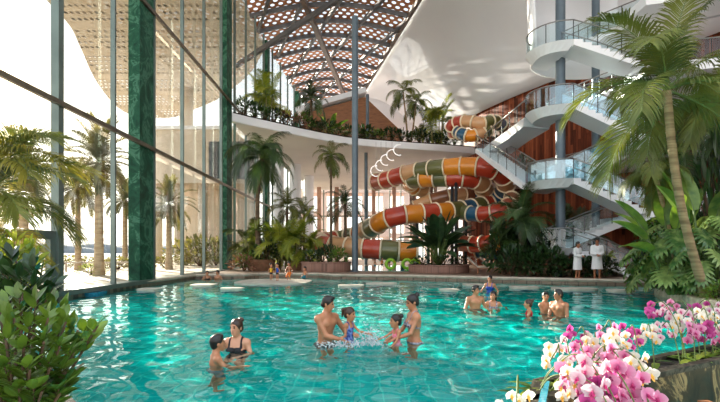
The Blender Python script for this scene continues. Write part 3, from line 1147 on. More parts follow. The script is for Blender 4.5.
# near-left planting deck and right planting bed
mb = MB()
mb.prism([(-14, -2), (-1.35, -2), (-1.5, 2.2), (-2.1, 3.6), (-3.4, 5.0), (-5.6, 7.2), (-7.4, 9.0), (-9.3, 10.2), (-14, 10.2)], -1.3, DECK + .1)
struct('floor_planting_bed', mb, M['soil'])
bed_edge = [(8.6, 3.0), (8.45, 7.5), (8.55, 10.0), (8.75, 11.8), (9.3, 13.6), (9.9, 15.2), (10.4, 16.6), (11.4, 18.0), (13.6, 19.3)]
mb = MB()
mb.prism([(x + .1, y) for x, y in bed_edge] + [(26, 19.6), (26, 3)], -1.3, 0.26)
struct('floor_garden_bed', mb, M['soil'])
rnd = random.Random(5)
for i in range(len(bed_edge) - 1):
    a, b_ = Vector((*bed_edge[i], 0)), Vector((*bed_edge[i + 1], 0))
    n = max(1, int((b_ - a).length / 1.1))
    for k in range(n):
        c = a.lerp(b_, (k + .5) / n)
        u = (b_ - a).normalized()
        s = Vector((u.y, -u.x, 0))
        L = (b_ - a).length / n * 0.5 + .02
        mb = MB()
        mb.prism([tuple((c + u * (-L) + s * -.12)[:2]), tuple((c + u * (-L) + s * .38)[:2]), tuple((c + u * L + s * .42)[:2]), tuple((c + u * L * .9 + s * -.16)[:2]), tuple((c + s * -.24)[:2])][::1], -1.1, rnd.uniform(.22, .34), inset=-0.05)
        o = mb.build('edging_rock', M['bed_stone'])
        bv = o.modifiers.new('b', 'BEVEL'); bv.width = 0.06; bv.segments = 2
        tag(o, 'pale rock slab edging the tropical garden bed along the pool', 'rock', 'rocks edging the garden bed')

# ---- water: real waves on a fine grid, true refraction
rng = np.random.default_rng(4)
WAVES = []
for i in range(60):
    lam = float(np.exp(rng.uniform(np.log(0.30), np.log(1.5))))
    WAVES.append((rng.uniform(0, 2 * PI), lam, rng.uniform(0, 6.3)))


def water_patch(xs, ys):
    X, Y = np.meshgrid(xs, ys)
    Z = np.zeros_like(X)
    for a, lam, ph in WAVES:
        k = 2 * PI / lam
        amp = 0.0105 / k * (1.0 if lam < 0.9 else 0.7)
        fade = np.clip(1.25 - Y * 0.016 / lam, 0.0, 1.0)
        Z += amp * fade * np.sin(k * (X * math.cos(a) + Y * math.sin(a)) + ph)
    for cx_, cy_, A in ((0.1, 7.5, 0.022), (-0.5, 7.6, 0.012), (0.75, 7.7, 0.012), (-2.0, 6.4, 0.010), (3.2, 12.5, .010), (4.4, 11.3, .010)):
        r = np.hypot(X - cx_, Y - cy_)
        Z += A * np.sin(r * 2 * PI / 0.42) * np.exp(-r / 0.55)
    nx, ny = len(xs), len(ys)
    ii = (np.arange(ny - 1)[:, None] * nx + np.arange(nx - 1)[None, :]).ravel()
    return np.stack([X, Y, Z], -1).reshape(-1, 3), np.stack([ii, ii + 1, ii + nx + 1, ii + nx], -1)


va, fa = water_patch(np.arange(-9.9, 9.2, 0.045), np.arange(0.6, 10.501, 0.045))
vb, fb = water_patch(np.arange(-9.9, 14.0, 0.08), np.arange(10.5, 28.2, 0.10))
V = np.concatenate([va, vb]); faces = np.concatenate([fa, fb + len(va)])
me = bpy.data.meshes.new('pool_water')
me.vertices.add(len(V)); me.vertices.foreach_set('co', V.ravel().astype(np.float32))
me.loops.add(len(faces) * 4); me.loops.foreach_set('vertex_index', faces.ravel().astype(np.int32))
me.polygons.add(len(faces)); me.polygons.foreach_set('loop_start', np.arange(0, len(faces) * 4, 4, dtype=np.int32))
me.update(calc_edges=True)
m, nt, b, out = new_mat('clear_pool_water')
nt.nodes.remove(b)
g = node(nt, 'ShaderNodeBsdfGlass')
g.inputs['IOR'].default_value = 1.28
g.inputs['Roughness'].default_value = 0.0
g.inputs['Color'].default_value = (0.88, 1.0, 1.0, 1)
nt.links.new(g.outputs[0], out.inputs[0])
M['water'] = m
me.materials.append(m)
me.shade_smooth()
water = link(bpy.data.objects.new('pool_water', me))
water['kind'] = 'structure'
water.cycles.is_caustics_caster = True

# ---- ground outside, sea, hills
mb = MB(); mb.box(-160, -9.7, -30, 130, -0.6, 0.14)
struct('ground_sand', mb, M['sand'])
mb = MB(); mb.box(-9.7, 60, 76.2, 130, -0.6, 0.14)
struct('ground_terrace', mb, M['sand'])
mb = MB(); mb.box(-2500, 1500, 130, 4000, -1.2, -0.9)
struct('sea', mb, pm('pale_sea', srgb(176, 196, 206), srgb(190, 206, 214), scale=.02, rough=0.15))
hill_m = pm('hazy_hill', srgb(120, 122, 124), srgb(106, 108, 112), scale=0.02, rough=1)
rnd = random.Random(2)
for px, d, w, h in ((40, 900, 90, 20), (70, 1100, 70, 20), (97, 1000, 50, 22), (125, 1200, 90, 20), (185, 1100, 200, 18)):
    mb = MB()
    x = (px - CX) / FPX * d
    mb.blob((x, d, -2), (w, 60, h), 24, 8)
    mb.blob((x + w * .5, d + 20, -2), (w * .6, 60, h * .7), 20, 8)
    struct('hill', mb, hill_m, True)

# ---- glazed side facade: one window per bay, each with its own mullion and transoms
def facade_pt(y):
    x = -9.6
    if y > 45: x = -9.6 + 2.3 * ((y - 45) / 29.0) ** 1.2
    return x
TOP = 22.4
bays = [7.6, 11.1, 14.85, 18.1, 21.6, 25.1, 28.6, 32.1, 35.6, 39.1, 42.6, 46.1, 49.6, 53.1, 56.6, 60.1, 63.6, 67.1, 70.6, 74.0]
wn = 0
for i in range(len(bays) - 1):
    y0, y1 = bays[i], bays[i + 1]
    x0, x1 = facade_pt(y0), facade_pt(y1)
    wn += 1
    w = thing('window_%d' % wn, None, None, (0, 0, 0), 0, None, 'structure')
    for z0, z1 in ((0.2, 5.95), (6.08, 12.05), (12.2, TOP)):
        if i == 0 and z0 < 1: z0 = 2.1
        if i == 1 and z0 < 1: z0 = 2.2
        mb = MB()
        mb.bar((x0, y0, (z0 + z1) / 2), (x1, y1, (z0 + z1) / 2), 0.03, z1 - z0)
        mb.build('pane', M['glass'], w)
    mb = MB()
    wd, dp = (0.26, 0.16) if i == 2 else (0.11, 0.17)
    mb.box(x0 + .12, x0 + .36, y0 - wd / 2, y0 + wd / 2, 0.15, TOP) if i == 2 else mb.box(x0 + .30 - dp / 2, x0 + .30 + dp / 2, y0 - wd / 2, y0 + wd / 2, 0.15, TOP)
    mb.build('mullion', M['mullion'], w)
    for z in (6.02, 12.12):
        mb = MB()
        mb.bar((x0 + .40, y0, z), (x1 + .40, y1, z), 0.12, 0.16)
        mb.build('transom', M['bronze'], w)
    mb = MB()
    mb.bar((x0 + .18, y0, .17), (x1 + .18, y1, .17), 0.6, 0.16)
    mb.build('sill', M['mullion'], w)
# portal of the near doorway: a thick green marble frame
mb = MB()
mb.box(-9.48, -9.32, 9.6, 14.8, 1.84, 2.09)
mb.box(-9.48, -9.32, 14.45, 14.72, 0.1, 1.84)
mb.box(-9.48, -9.32, 9.6, 10.0, 0.1, 1.84)
o = struct('door_1', mb, M['mullion'])
# the tall green marble columns
for y0, lab in ((20.2, 'tall green marble column of the glass facade nearest to the camera side'),
                (33.4, 'tall green marble column of the glass facade, beside the bathing couple'),
                (47.4, 'tall green marble column of the glass facade behind the upper planting'),
                (62.4, 'tall green marble column of the glass facade at its far end')):
    mb = MB()
    xx = facade_pt(y0)
    mb.box(xx - .15, xx + .33, y0, y0 + 1.35, 0.1, TOP)
    o = mb.build('column', M['green_marble'])
    tag(o, lab, 'column', None, 'structure')

# far glazed wall
bx = np.linspace(-7.3, 13.1, 13)
for i in range(len(bx) - 1):
    wn += 1
    w = thing('window_%d' % wn, None, None, (0, 74, 0), 0, None, 'structure')
    x0, x1 = bx[i], bx[i + 1]
    for z0, z1 in ((0.3, 3.2), (3.35, 6.9), (7.05, 11.0), (11.7, TOP)):
        if z1 > 20 and x0 > 2: continue
        mb = MB(); mb.box(x0 + .06, x1 - .06, -.015, .015, z0, z1)
        mb.build('pane', M['glass'], w)
    mb = MB(); mb.box(x0 - .09, x0 + .09, -.15, .15, 0.1, TOP if x0 < 2 else 11)
    mb.build('mullion', M['mullion'], w)
    for z in (3.27, 6.97):
        mb = MB(); mb.box(x0, x1, -.08, .08, z - .08, z + .08)
        mb.build('transom', M['mullion'], w)
# rose-brown piers in front of the far glazing
pier = pm('rose_brown_pier', srgb(176, 140, 122), srgb(154, 120, 104), scale=1, rough=0.6)
for i, x in enumerate((-6.0, -3.4, -0.6, 2.0, 5.0, 8.0)):
    mb = MB(); mb.box(x - .28, x + .28, 70.2, 70.8, 0.2, 11.1)
    o = mb.build('column', pier)
    tag(o, None, None, None, 'structure')
for x, y, r_, lab in ((-9.15, 47, .5, ''), (-7.0, 52, .62, ''), (-6.4, 60, .62, '')):
    mb = MB(); mb.lathe([(r_, 0.15), (r_, 11.1)], (x + (1.2 if y == 47 else 0), y, 0), 20)
    o = mb.build('column', M['white'], None, True)
    auto_smooth(o); tag(o, None, None, None, 'structure')

# ---- mezzanine
front = [(-9.3, 34.9), (-8.2, 36.1), (-7.0, 37.2), (-4.9, 39.3), (-3.1, 40.9), (-1.3, 42.3), (1.0, 43.3), (3.65, 44.1), (7.5, 45.2), (11.0, 46.4)]
poly = [(-9.5, 34.6)] + front + [(13.2, 47), (13.2, 73.6), (-7.0, 73.6), (-8.2, 60), (-9.3, 45)]
mb = MB(); mb.prism(poly, 10.95, 11.6, 0, 0.0)
o = struct('ceiling_mezzanine', mb, M['soffit'])
bv = o.modifiers.new('b', 'BEVEL'); bv.width = 0.22; bv.segments = 4
mb = MB(); mb.prism([(x, y + .35) for x, y in front] + [(11.0, 49.5), (-1, 46.5), (-8.6, 41)], 11.6, 11.75)
struct('floor_planting_strip', mb, M['soil'])

# ---- roof: steel grid under pierced panels; R edge meets the white ceiling
def redge(y): return 5.0 + (40.0 - y) * 0.193
RZ = 22.5
def arch(x, y):
    xr, xl = redge(y), facade_pt(min(max(y, 8), 74)) - .3
    t = (x - xl) / (xr - xl)
    return RZ + 1.1 * math.sin(PI * min(max(t, 0), 1)) - .0
mb = MB()
ny_, nx_ = 34, 14
vs, fs = [], []
for j in range(ny_ + 1):
    y = 8 + (74.3 - 8) * j / ny_
    xl, xr = facade_pt(y) - .3, redge(y)
    for i in range(nx_ + 1):
        x = xl + (xr - xl) * i / nx_
        vs.append((x, y, arch(x, y) + .35))
for j in range(ny_):
    for i in range(nx_):
        a = j * (nx_ + 1) + i
        fs.append((a, a + nx_ + 1, a + nx_ + 2, a + 1))
mb.add(vs, fs)
struct('ceiling_roof_panels', mb, M['roof_panel'], True)
k = 0
for y in np.arange(9, 75, 3.1):
    xl, xr = facade_pt(y) - .3, redge(y)
    pts = [(x, y + .0, arch(x, y) + .12) for x in np.linspace(xl, xr, 14)]
    mb = MB()
    for a, b_ in zip(pts, pts[1:]):
        mb.bar(a, b_, 0.26, 0.34)
    o = mb.build('roof_rib', M['rib']); o['kind'] = 'structure'
for q in np.arange(-14, 36, 3.3):
    pts = []
    for y in np.arange(8, 75, 2.0):
        x = q - 0.40 * (y - 40) * 1.0
        if facade_pt(y) - .3 < x < redge(y):
            pts.append((x, y, arch(x, y) + .08))
    if len(pts) < 2: continue
    mb = MB()
    for a, b_ in zip(pts, pts[1:]):
        mb.bar(a, b_, 0.28, 0.32)
    o = mb.build('roof_rib', M['rib']); o['kind'] = 'structure'
mb = MB()
rp = [(redge(y), y, RZ + .1) for y in np.arange(6, 75, 6)]
for a, b_ in zip(rp, rp[1:]): mb.bar(a, b_, .3, .5)
struct('trim_3', mb, M['strut'])
mb = MB(); mb.bar(at(300, -8, 40), at(345, 97, 62), 0.42, 0.5)
o = mb.build('roof_strut', M['strut']); tag(o, 'thick brown inclined beam crossing below the pierced roof', 'beam', None, 'structure')
mb = MB(); mb.bar(at(236, 66, 47), at(345, -6, 41), 0.32, 0.4)
o = mb.build('roof_strut', M['rib']); tag(o, 'thinner grey brace rising to the right under the pierced roof', 'beam', None, 'structure')

# outer canopy: the roof's round overhang beyond the glass
out_line = [(-9.9, 8), (-22, 20), (-25.5, 34), (-27, 44), (-28.9, 49.5), (-32.4, 58.5), (-35, 67.5), (-35.6, 73.5), (-32.5, 76), (-29, 75.5), (-25.2, 72), (-20, 67), (-16, 61.6), (-12.5, 56), (-9.9, 50)]
ol = []
for i in range(1, len(out_line)):
    p0, p1, p2, p3 = [Vector((*out_line[min(max(q, 0), len(out_line) - 1)], 0)) for q in (i - 2, i - 1, i, i + 1)]
    for k in range(5):
        t = k / 5
        q = 0.5 * ((2 * p1) + (p2 - p0) * t + (2 * p0 - 5 * p1 + 4 * p2 - p3) * t * t + (3 * p1 - p0 - 3 * p2 + p3) * t ** 3)
        ol.append((q.x, q.y * 1.0))
ol.append(out_line[-1])
mb = MB(); mb.prism(ol, RZ + .2, RZ + .55)
struct('ceiling_outer_canopy', mb, M['canopy'])

# ---- timber wall and the white ceiling that sweeps up from it
W = [(26, 5), (25, 14), (22.0, 23), (19.4, 29), (16.6, 34), (14.2, 38.5), (12.4, 42.5), (11.2, 46), (10.6, 49)]
def smooth(poly, n=6):
    out = []
    for i in range(len(poly) - 1):
        p0 = Vector((*poly[max(i - 1, 0)], 0)); p1 = Vector((*poly[i], 0)); p2 = Vector((*poly[i + 1], 0)); p3 = Vector((*poly[min(i + 2, len(poly) - 1)], 0))
        for k in range(n):
            t = k / n
            out.append(0.5 * ((2 * p1) + (p2 - p0) * t + (2 * p0 - 5 * p1 + 4 * p2 - p3) * t * t + (3 * p1 - p0 - 3 * p2 + p3) * t ** 3))
    out.append(Vector((*poly[-1], 0)))
    return out
WS = smooth(W)
WTOP = 14.7
mb = MB()
n = len(WS)
s = [0.0]
for a, b_ in zip(WS, WS[1:]): s.append(s[-1] + (b_ - a).length)
vs = []
for p in WS: vs += [(p.x, p.y, 0.1), (p.x, p.y, WTOP)]
fs = [(2 * i, 2 * i + 1, 2 * i + 3, 2 * i + 2) for i in range(n - 1)]
vs2 = []
for p in WS: vs2 += [(p.x + .25, p.y + .15, 0.1), (p.x + .25, p.y + .15, WTOP)]
mb.add(vs, fs)
mb.add(vs2, [tuple(reversed(f)) for f in fs])
o = struct('wall_right', mb, M['wood'])
uv = o.data.uv_layers.new(name='UVMap')
for poly_ in o.data.polygons:
    for li in poly_.loop_indices:
        vi = o.data.loops[li].vertex_index % (2 * n)
        uv.data[li].uv = (s[vi // 2], 0.1 if vi % 2 == 0 else WTOP)

RL = []
for p in WS:
    t = (p.y - 5) / 44.0
    y = 5 + (64.4 - 5) * t ** 1.02
    RL.append((redge(y), y, RZ + .1))
mb = MB()
nk = 14
vs, fs = [], []
rows = list(zip(WS, RL)) + [(Vector((8.5, 57, 0)), (redge(66), 66, RZ + .1)), (Vector((5, 68, 0)), (redge(72), 72, RZ + .1))]
for p, r_ in rows:
    a, b_ = Vector((p.x, p.y, WTOP - .05)), Vector(r_)
    for k in range(nk + 1):
        t = k / nk
        c = a.lerp(b_, t)
        c.z += 2.2 * math.sin(PI * t) * (1 - .4 * t)
        vs.append(c)
for j in range(len(rows) - 1):
    for k in range(nk):
        a = j * (nk + 1) + k
        fs.append((a, a + 1, a + nk + 2, a + nk + 1))
mb.add(vs, fs)
o = struct('ceiling_white_sweep', mb, M['ceiling'], True)
sol = o.modifiers.new('s', 'SOLIDIFY'); sol.thickness = 0.2; sol.offset = 1
# white end wall under the far end of the sweep
ew = smooth([(10.6, 49), (8.8, 55), (5.5, 60.5), (0.3, 64.4)])
mb = MB()
vs = []
for i, p in enumerate(ew):
    t = i / (len(ew) - 1)
    vs += [(p.x, p.y, 11.5), (p.x, p.y, WTOP - .1 + (RZ + 0.6 - WTOP) * t)]
mb.add(vs, [(2 * i, 2 * i + 1, 2 * i + 3, 2 * i + 2) for i in range(len(ew) - 1)])
o = struct('wall_back', mb, M['ceiling'], True)
sol = o.modifiers.new('s', 'SOLIDIFY'); sol.thickness = 0.2
# right outer wall behind the garden (never seen whole)
mb = MB(); mb.box(26.1, 26.4, -14, 30, 0, WTOP)
struct('wall_garden_side', mb, M['white'])

# pavilion on the mezzanine
pv = thing('mezzanine_pavilion', 'timber kiosk with slanting white roof on the mezzanine, under the pierced roof', 'kiosk', (-2, 52, 11.6))
P0 = Vector((-2, 52, 11.6))
mb = MB()
a, b_ = at(296, 111, 52) - P0, at(366, 91, 52) - P0
for dy in (0,):
    mb.bar(a + Vector((0, 2, 0)), b_ + Vector((0, 2, 0)), 5.0, 0.55)
mb.build('roof', M['white'], pv)
mb = MB()
q = [at(303, 112, 52) - P0, at(365, 95, 52) - P0, at(402, 131, 52) - P0]
zb = 0.0
base = [(q[0].x, zb), (q[2].x, zb), (q[2].x, max(zb + .1, q[2].z)), (q[1].x, q[1].z - .1), (q[0].x, q[0].z - .1)]
vs = [(x, 0.3, z) for x, z in base] + [(x, 3.0, z) for x, z in base]
nb = len(base)
mb.add(vs, [tuple(range(nb)), tuple(reversed(range(nb, 2 * nb)))] + [(i, i + nb, (i + 1) % nb + nb, (i + 1) % nb) for i in range(nb)])
mb.build('wall', M['slat_wood'], pv)

# steel columns
def steel_col(x, y, z0, z1, r_, lab):
    mb = MB(); mb.lathe([(r_ * 1.5, z0), (r_ * 1.5, z0 + .04), (r_, z0 + .06), (r_, z1)], (x, y, 0), 16)
    o = mb.build('column', M['steel'], None, True)
    auto_smooth(o)
    tag(o, lab, 'column', None, 'structure')
steel_col(at(355, 252, 30.5).x, 30.5, DECK, 16.4, 0.2, 'slim blue grey steel column standing before the slide')
steel_col(at(367.5, 252, 48).x, 48, 11.6, 17.2, 0.16, 'slim dark column beside the mezzanine kiosk')
steel_col(at(366, 252, 46).x, 46, DECK, 11, 0.16, 'thin dark post carrying the mezzanine behind the front steel column')
steel_col(10.75, 25.75, DECK, 19.5, 0.25, 'blue grey steel column through the stair landings')
steel_col(13.75, 28.0, DECK, 18.5, 0.22, 'second blue grey steel column behind the stairs')

# ================================================================== STAIRS, LANDINGS, GALLERIES
def rail_along(parent, pts, glass='rail_glass', h=1.0, post=True, lift=0.03):
    """glass balustrade with handrail and posts above a polyline of floor points (parent-local)"""
    pts = [Vector(p) for p in pts]
    mb = MB()
    n = len(pts)
    vs, fs = [], []
    for i, p in enumerate(pts):
        t = pts[min(i + 1, n - 1)] - pts[max(i - 1, 0)]
        s = Vector((t.y, -t.x, 0)).normalized() * 0.012
        vs += [p + s + Vector((0, 0, lift)), p - s + Vector((0, 0, lift)), p - s + Vector((0, 0, h - .06)), p + s + Vector((0, 0, h - .06))]
    for i in range(n - 1):
        a, c = 4 * i, 4 * i + 4
        for k in range(4):
            fs.append((a + k, a + (k + 1) % 4, c + (k + 1) % 4, c + k))
    fs += [(0, 1, 2, 3), (4 * n - 1, 4 * n - 2, 4 * n - 3, 4 * n - 4)]
    mb.add(vs, fs)
    mb.build('balustrade_glass', M[glass], parent)
    mb = MB(); mb.tube([p + Vector((0, 0, h)) for p in pts], 0.035, 8)
    mb.build('handrail', M['chrome'], parent, True)
    if post:
        L = [0.0]
        for a, b_ in zip(pts, pts[1:]): L.append(L[-1] + (b_ - a).length)
        k = max(2, int(L[-1] / 1.25) + 1)
        for j in range(k):
            t = L[-1] * j / (k - 1)
            i = max(q for q in range(n - 1) if L[q] <= t + 1e-6)
            p = pts[i].lerp(pts[i + 1], (t - L[i]) / max(1e-6, L[i + 1] - L[i]))
            mb = MB(); mb.bar(p, p + Vector((0, 0, h)), 0.035, 0.035)
            mb.build('post', M['dark'], parent)


def flight(label, p0, p1, width, glass='rail_glass', group=None, side=1, both=True, thick=0.30):
    """straight white flight from p0 (foot) up to p1; p0-p1 is the edge nearest the pool, width goes to the far side"""
    p0, p1 = Vector(p0), Vector(p1)
    r = thing('stair_flight', label, 'staircase', p0, 0, group)
    d = p1 - p0
    run = Vector((d.x, d.y, 0)); L = run.length; u = run.normalized()
    s = Vector((-u.y, u.x, 0))
    if s.y < 0: s = -s
    s = s * side
    n = max(4, round(d.z / 0.165))
    prof = []
    for i in range(n):
        prof.append((L * i / n, d.z * i / n + d.z / n * (1 if True else 0)))
        prof.append((L * (i + 1) / n, d.z * (i + 1) / n))
    prof = [(0, 0)] + prof
    bot = [(L, d.z - thick), (L * .985, d.z - thick), (0.28, -thick * .45), (0, -thick * .4)]
    full = prof + bot
    vs = [u * a + Vector((0, 0, z)) for a, z in full] + [u * a + s * width + Vector((0, 0, z)) for a, z in full]
    k = len(full)
    mb = MB()
    mb.add(vs, [tuple(range(k)), tuple(reversed(range(k, 2 * k)))] + [(i, i + k, (i + 1) % k + k, (i + 1) % k) for i in range(k)])
    mb.build('steps', M['white'], r)
    for off in ((0.06, width - .06) if both else (0.06,)):
        rail_along(r, [s * off + Vector((0, 0, d.z / n)), u * (L * .5) + s * off + Vector((0, 0, d.z * .5 + d.z / n)), u * L + s * off + Vector((0, 0, d.z + .02))], glass, 0.98)
    return r


LZ = {0: 1.65, 1: 5.15, 2: 8.9, 3: 12.1}
RZs = {1: 3.5, 2: 7.2, 3: 10.85, 4: 14.3}
XC, YC, NR = 10.7, 25.75, 1.75
lname = {0: 'lowest', 1: 'second', 2: 'third', 3: 'topmost'}
for k, z in LZ.items():
    r = thing('stair_landing', '%s white rounded stair landing %s' % (lname[k], {0: 'just above the dark shrubs behind the robed couple', 1: 'where the flight from the slide arrives', 2: 'with pale blue glass, against the timber wall', 3: 'under the white ceiling'}[k]), 'landing', (XC, YC, z))
    th = 0.42
    arc = [(NR * math.cos(a), NR * math.sin(a)) for a in np.linspace(PI * 1.5, PI * .5, 17)]
    pl = [(0.1, -NR)] + [(.1, NR)] + arc[::-1]
    mb = MB()
    mb.prism(pl, -th, 0, 0, 0.45)
    mb.build('slab', M['white'], r)
    rail_along(r, [(NR * .965 * math.cos(a), NR * .965 * math.sin(a), 0) for a in np.linspace(PI * 1.5, PI * (.5 if k != 2 else .9), 15)], 'blue_glass' if k in (1, 2) else 'rail_glass')
yf, yb = YC - NR, YC + 0.25
XR = 14.3
flight('bottom white flight descending behind the robed couple to the deck', (14.0, yf, DECK), (XC, yf, LZ[0]), 1.5)
flight('white flight from the lowest landing up to the first terrace', (XC, yb, LZ[0]), (15.2, yb, RZs[1]), 1.5)
flight('long white front flight between the first terrace and the second landing', (XR, yf, RZs[1]), (XC, yf, LZ[1]), 1.5, 'blue_glass')
flight('white flight with pale blue glass rising to the second terrace', (XC, yb, LZ[1]), (15.2, yb, RZs[2]), 1.5, 'blue_glass')
flight('white front flight with pale blue glass up to the third landing', (XR, yf, RZs[2]), (XC, yf, LZ[2]), 1.5, 'blue_glass')
flight('white flight climbing before the timber wall to the third terrace', (XC, yb, LZ[2]), (15.2, yb, RZs[3]), 1.5)
flight('white front flight up to the topmost landing', (XR, yf, RZs[3]), (XC, yf, LZ[3]), 1.5)
flight('highest white flight leading up through the ceiling opening', (XC, yb, LZ[3]), (15.4, yb, RZs[4]), 1.5)
flight('white side flight coming down from the slide start to the second landing', (9.35, 27.2, LZ[1]), (8.35, 34.8, 8.9), 1.3, 'rail_glass', side=1)
for k, z in RZs.items():
    r = thing('terrace', '%s white terrace slab behind the big palm' % {1: 'first', 2: 'second', 3: 'third', 4: 'fourth'}[k], 'terrace', (0, 0, z))
    r['kind'] = 'structure'
    mb = MB()
    mb.prism([(XR, yf), (25.0, yf - 3.0), (25.4, 11), (25.6, 11), (22.2, 22.6), (19.3, 28.8), (16.5, 33.6), (14.8, 33.0), (15.2, yb + 1.5), (XR, yb)], -.5, 0)
    mb.build('slab', M['white'], r)
    rail_along(r, [(XR + 1.5, yf - .35, 0), (24.6, yf - 2.85, 0)], 'rail_glass')
# gallery along the timber wall and the bridge from the third landing
def offset(pl, d):
    out = []
    for i, p in enumerate(pl):
        t = pl[min(i + 1, len(pl) - 1)] - pl[max(i - 1, 0)]
        out.append(p + Vector((-t.y, t.x, 0)).normalized() * d)
    return out
seg = [p for p in WS if 32 < p.y < 47]
inn = offset(seg, 2.3)
if inn[0].x > seg[0].x: inn = offset(seg, -2.3)
g = thing('floor_gallery', None, None, (0, 0, 7.2), 0, None, 'structure')
mb = MB(); mb.prism([(p.x - .05, p.y) for p in seg] + [(p.x, p.y) for p in reversed(inn)], -.45, 0)
mb.build('slab', M['white'], g)
rail_along(g, [(p.x + .08, p.y, 0) for p in inn], 'rail_glass')
g = thing('floor_bridge', None, None, (0, 0, LZ[2]), 0, None, 'structure')
bl = [(9.1, 26.6), (9.0, 30), (8.9, 32.5), (8.9, 34.6)]
br_ = [(10.9, 34.6), (10.9, 32.5), (10.9, 30), (10.9, 27.2)]
mb = MB(); mb.prism(bl[::-1] + br_[::-1], -.42, 0, 0, .3)
mb.build('slab', M['white'], g)
rail_along(g, [(x + .08, y, 0) for x, y in bl], 'rail_glass')
# white curved wall round the ceiling opening behind the topmost landing
mb = MB()
pts = [(XC + 2.6 + 3.6 * math.cos(a), YC + 1.2 + 3.0 * math.sin(a)) for a in np.linspace(PI * 1.05, PI * .25, 18)]
vs = []
for x, y in pts: vs += [(x, y, 12.2), (x - .3, y, 17.5)]
mb.add(vs, [(2 * i, 2 * i + 1, 2 * i + 3, 2 * i + 2) for i in range(len(pts) - 1)])
o = struct('wall_stairwell', mb, M['white'], True)
sol = o.modifiers.new('s', 'SOLIDIFY'); sol.thickness = 0.12
# ================================================================== THE SLIDES
def smat(n, a, b_): return pm(n, a, b_, scale=0.6, rough=0.28, coat=0.4)
SL = {'orange': smat('orange_tube', srgb(226, 142, 34), srgb(208, 122, 26)), 'red': smat('red_tube', srgb(190, 66, 38), srgb(168, 52, 32)),
      'olive': smat('olive_tube', srgb(104, 104, 54), srgb(86, 88, 46)), 'beige': smat('beige_tube', srgb(214, 164, 118), srgb(196, 146, 102)),
      'blue': smat('blue_tube', srgb(34, 92, 124), srgb(26, 72, 104)), 'brown': smat('brown_tube', srgb(150, 96, 66), srgb(128, 80, 56)),
      'rust': smat('rust_tube', srgb(176, 84, 56), srgb(152, 70, 48))}
M['ring'] = pm('cream_joint_ring', srgb(242, 226, 196), srgb(230, 210, 178), scale=3, rough=0.4)


def catmull(pts, n=12):
    out = []
    k = len(pts)
    for i in range(k - 1):
        p0, p1, p2, p3 = pts[max(i - 1, 0)], pts[i], pts[i + 1], pts[min(i + 2, k - 1)]
        for j in range(n):
            t = j / n
            out.append(0.5 * ((2 * p1) + (p2 - p0) * t + (2 * p0 - 5 * p1 + 4 * p2 - p3) * t * t + (3 * p1 - p0 - 3 * p2 + p3) * t ** 3))
    out.append(pts[-1].copy())
    return out


def slide(label, ctrl, rad, cols, seglen=2.4, group=None, posts=()):
    pts = catmull([at(*c) for c in ctrl])
    o0 = Vector((pts[len(pts) // 2].x, pts[len(pts) // 2].y, DECK))
    root = thing('tube_slide', label, 'water slide', o0, 0, group)
    pts = [p - o0 for p in pts]
    L = [0.0]
    for a, b_ in zip(pts, pts[1:]): L.append(L[-1] + (b_ - a).length)

    def pos(s):
        s = min(max(s, 0), L[-1])
        i = 0
        while i < len(L) - 2 and L[i + 1] < s: i += 1
        f = (s - L[i]) / max(1e-6, L[i + 1] - L[i])
        return pts[i].lerp(pts[i + 1], f)
    n = len(cols)
    for i in range(n):
        s0, s1 = L[-1] * i / n, L[-1] * (i + 1) / n
        mb = MB()
        mb.tube([pos(s0 + (s1 - s0) * k / 8) for k in range(9)], rad, 18, 0, caps=False)
        o = mb.build('tube_segment', SL[cols[i]], root, True)
        sol = o.modifiers.new('s', 'SOLIDIFY'); sol.thickness = 0.05
        o['label'] = cols[i] + ' tube segment'
    for i in range(n + 1):
        s0 = L[-1] * i / n
        c = pos(s0)
        t = (pos(s0 + .1) - pos(s0 - .1)).normalized()
        u = t.orthogonal().normalized(); v = t.cross(u)
        mb = MB()
        mb.tube([c + (u * math.cos(a) + v * math.sin(a)) * (rad + .03) for a in np.linspace(0, 2 * PI, 20, endpoint=False)], 0.075, 6, 0, closed=True)
        mb.build('joint_ring', M['ring'], root, True)
    for f in posts:
        p = pos(L[-1] * f)
        mb = MB(); mb.lathe([(.13, 0), (.13, max(.2, p.z - rad))], (p.x, p.y, 0), 10)
        mb.build('support_post', M['dark'], root, True)
    return root


slide('big spiral tube slide that curls down to the round red bend behind the steel column',
      [(376, 182, 43.7), (388, 179.5, 42.3), (402, 175, 40.9), (418, 171.5, 40.0), (440, 168.5, 38.6), (464, 166.5, 37.7), (486, 168, 37.0), (500, 173, 37.2), (506, 182, 38.4),
       (502, 193, 40.0), (490, 202, 40.4), (474, 207.5, 39.2), (452, 211, 37.8), (430, 213, 36.8), (404, 215, 36.3), (386, 219.5, 36.6), (373, 227, 38.1), (360, 233, 40.5), (344, 238, 42.0), (329, 240, 41.5),
       (319, 242.5, 39.3), (323, 245, 37.2), (338, 246.5, 36.1), (362, 248.5, 35.3), (390, 250.5, 35.0), (416, 252, 35.0)],
      0.725, ['rust', 'red', 'red', 'beige', 'olive', 'olive', 'orange', 'orange', 'red', 'red', 'beige', 'blue', 'blue', 'red', 'olive', 'blue', 'olive', 'orange', 'red', 'orange', 'red', 'orange', 'olive', 'beige', 'orange', 'olive', 'olive', 'red', 'red', 'red', 'red', 'red', 'beige', 'beige', 'red', 'olive', 'orange'],
      posts=(.18, .32, .52, .98))
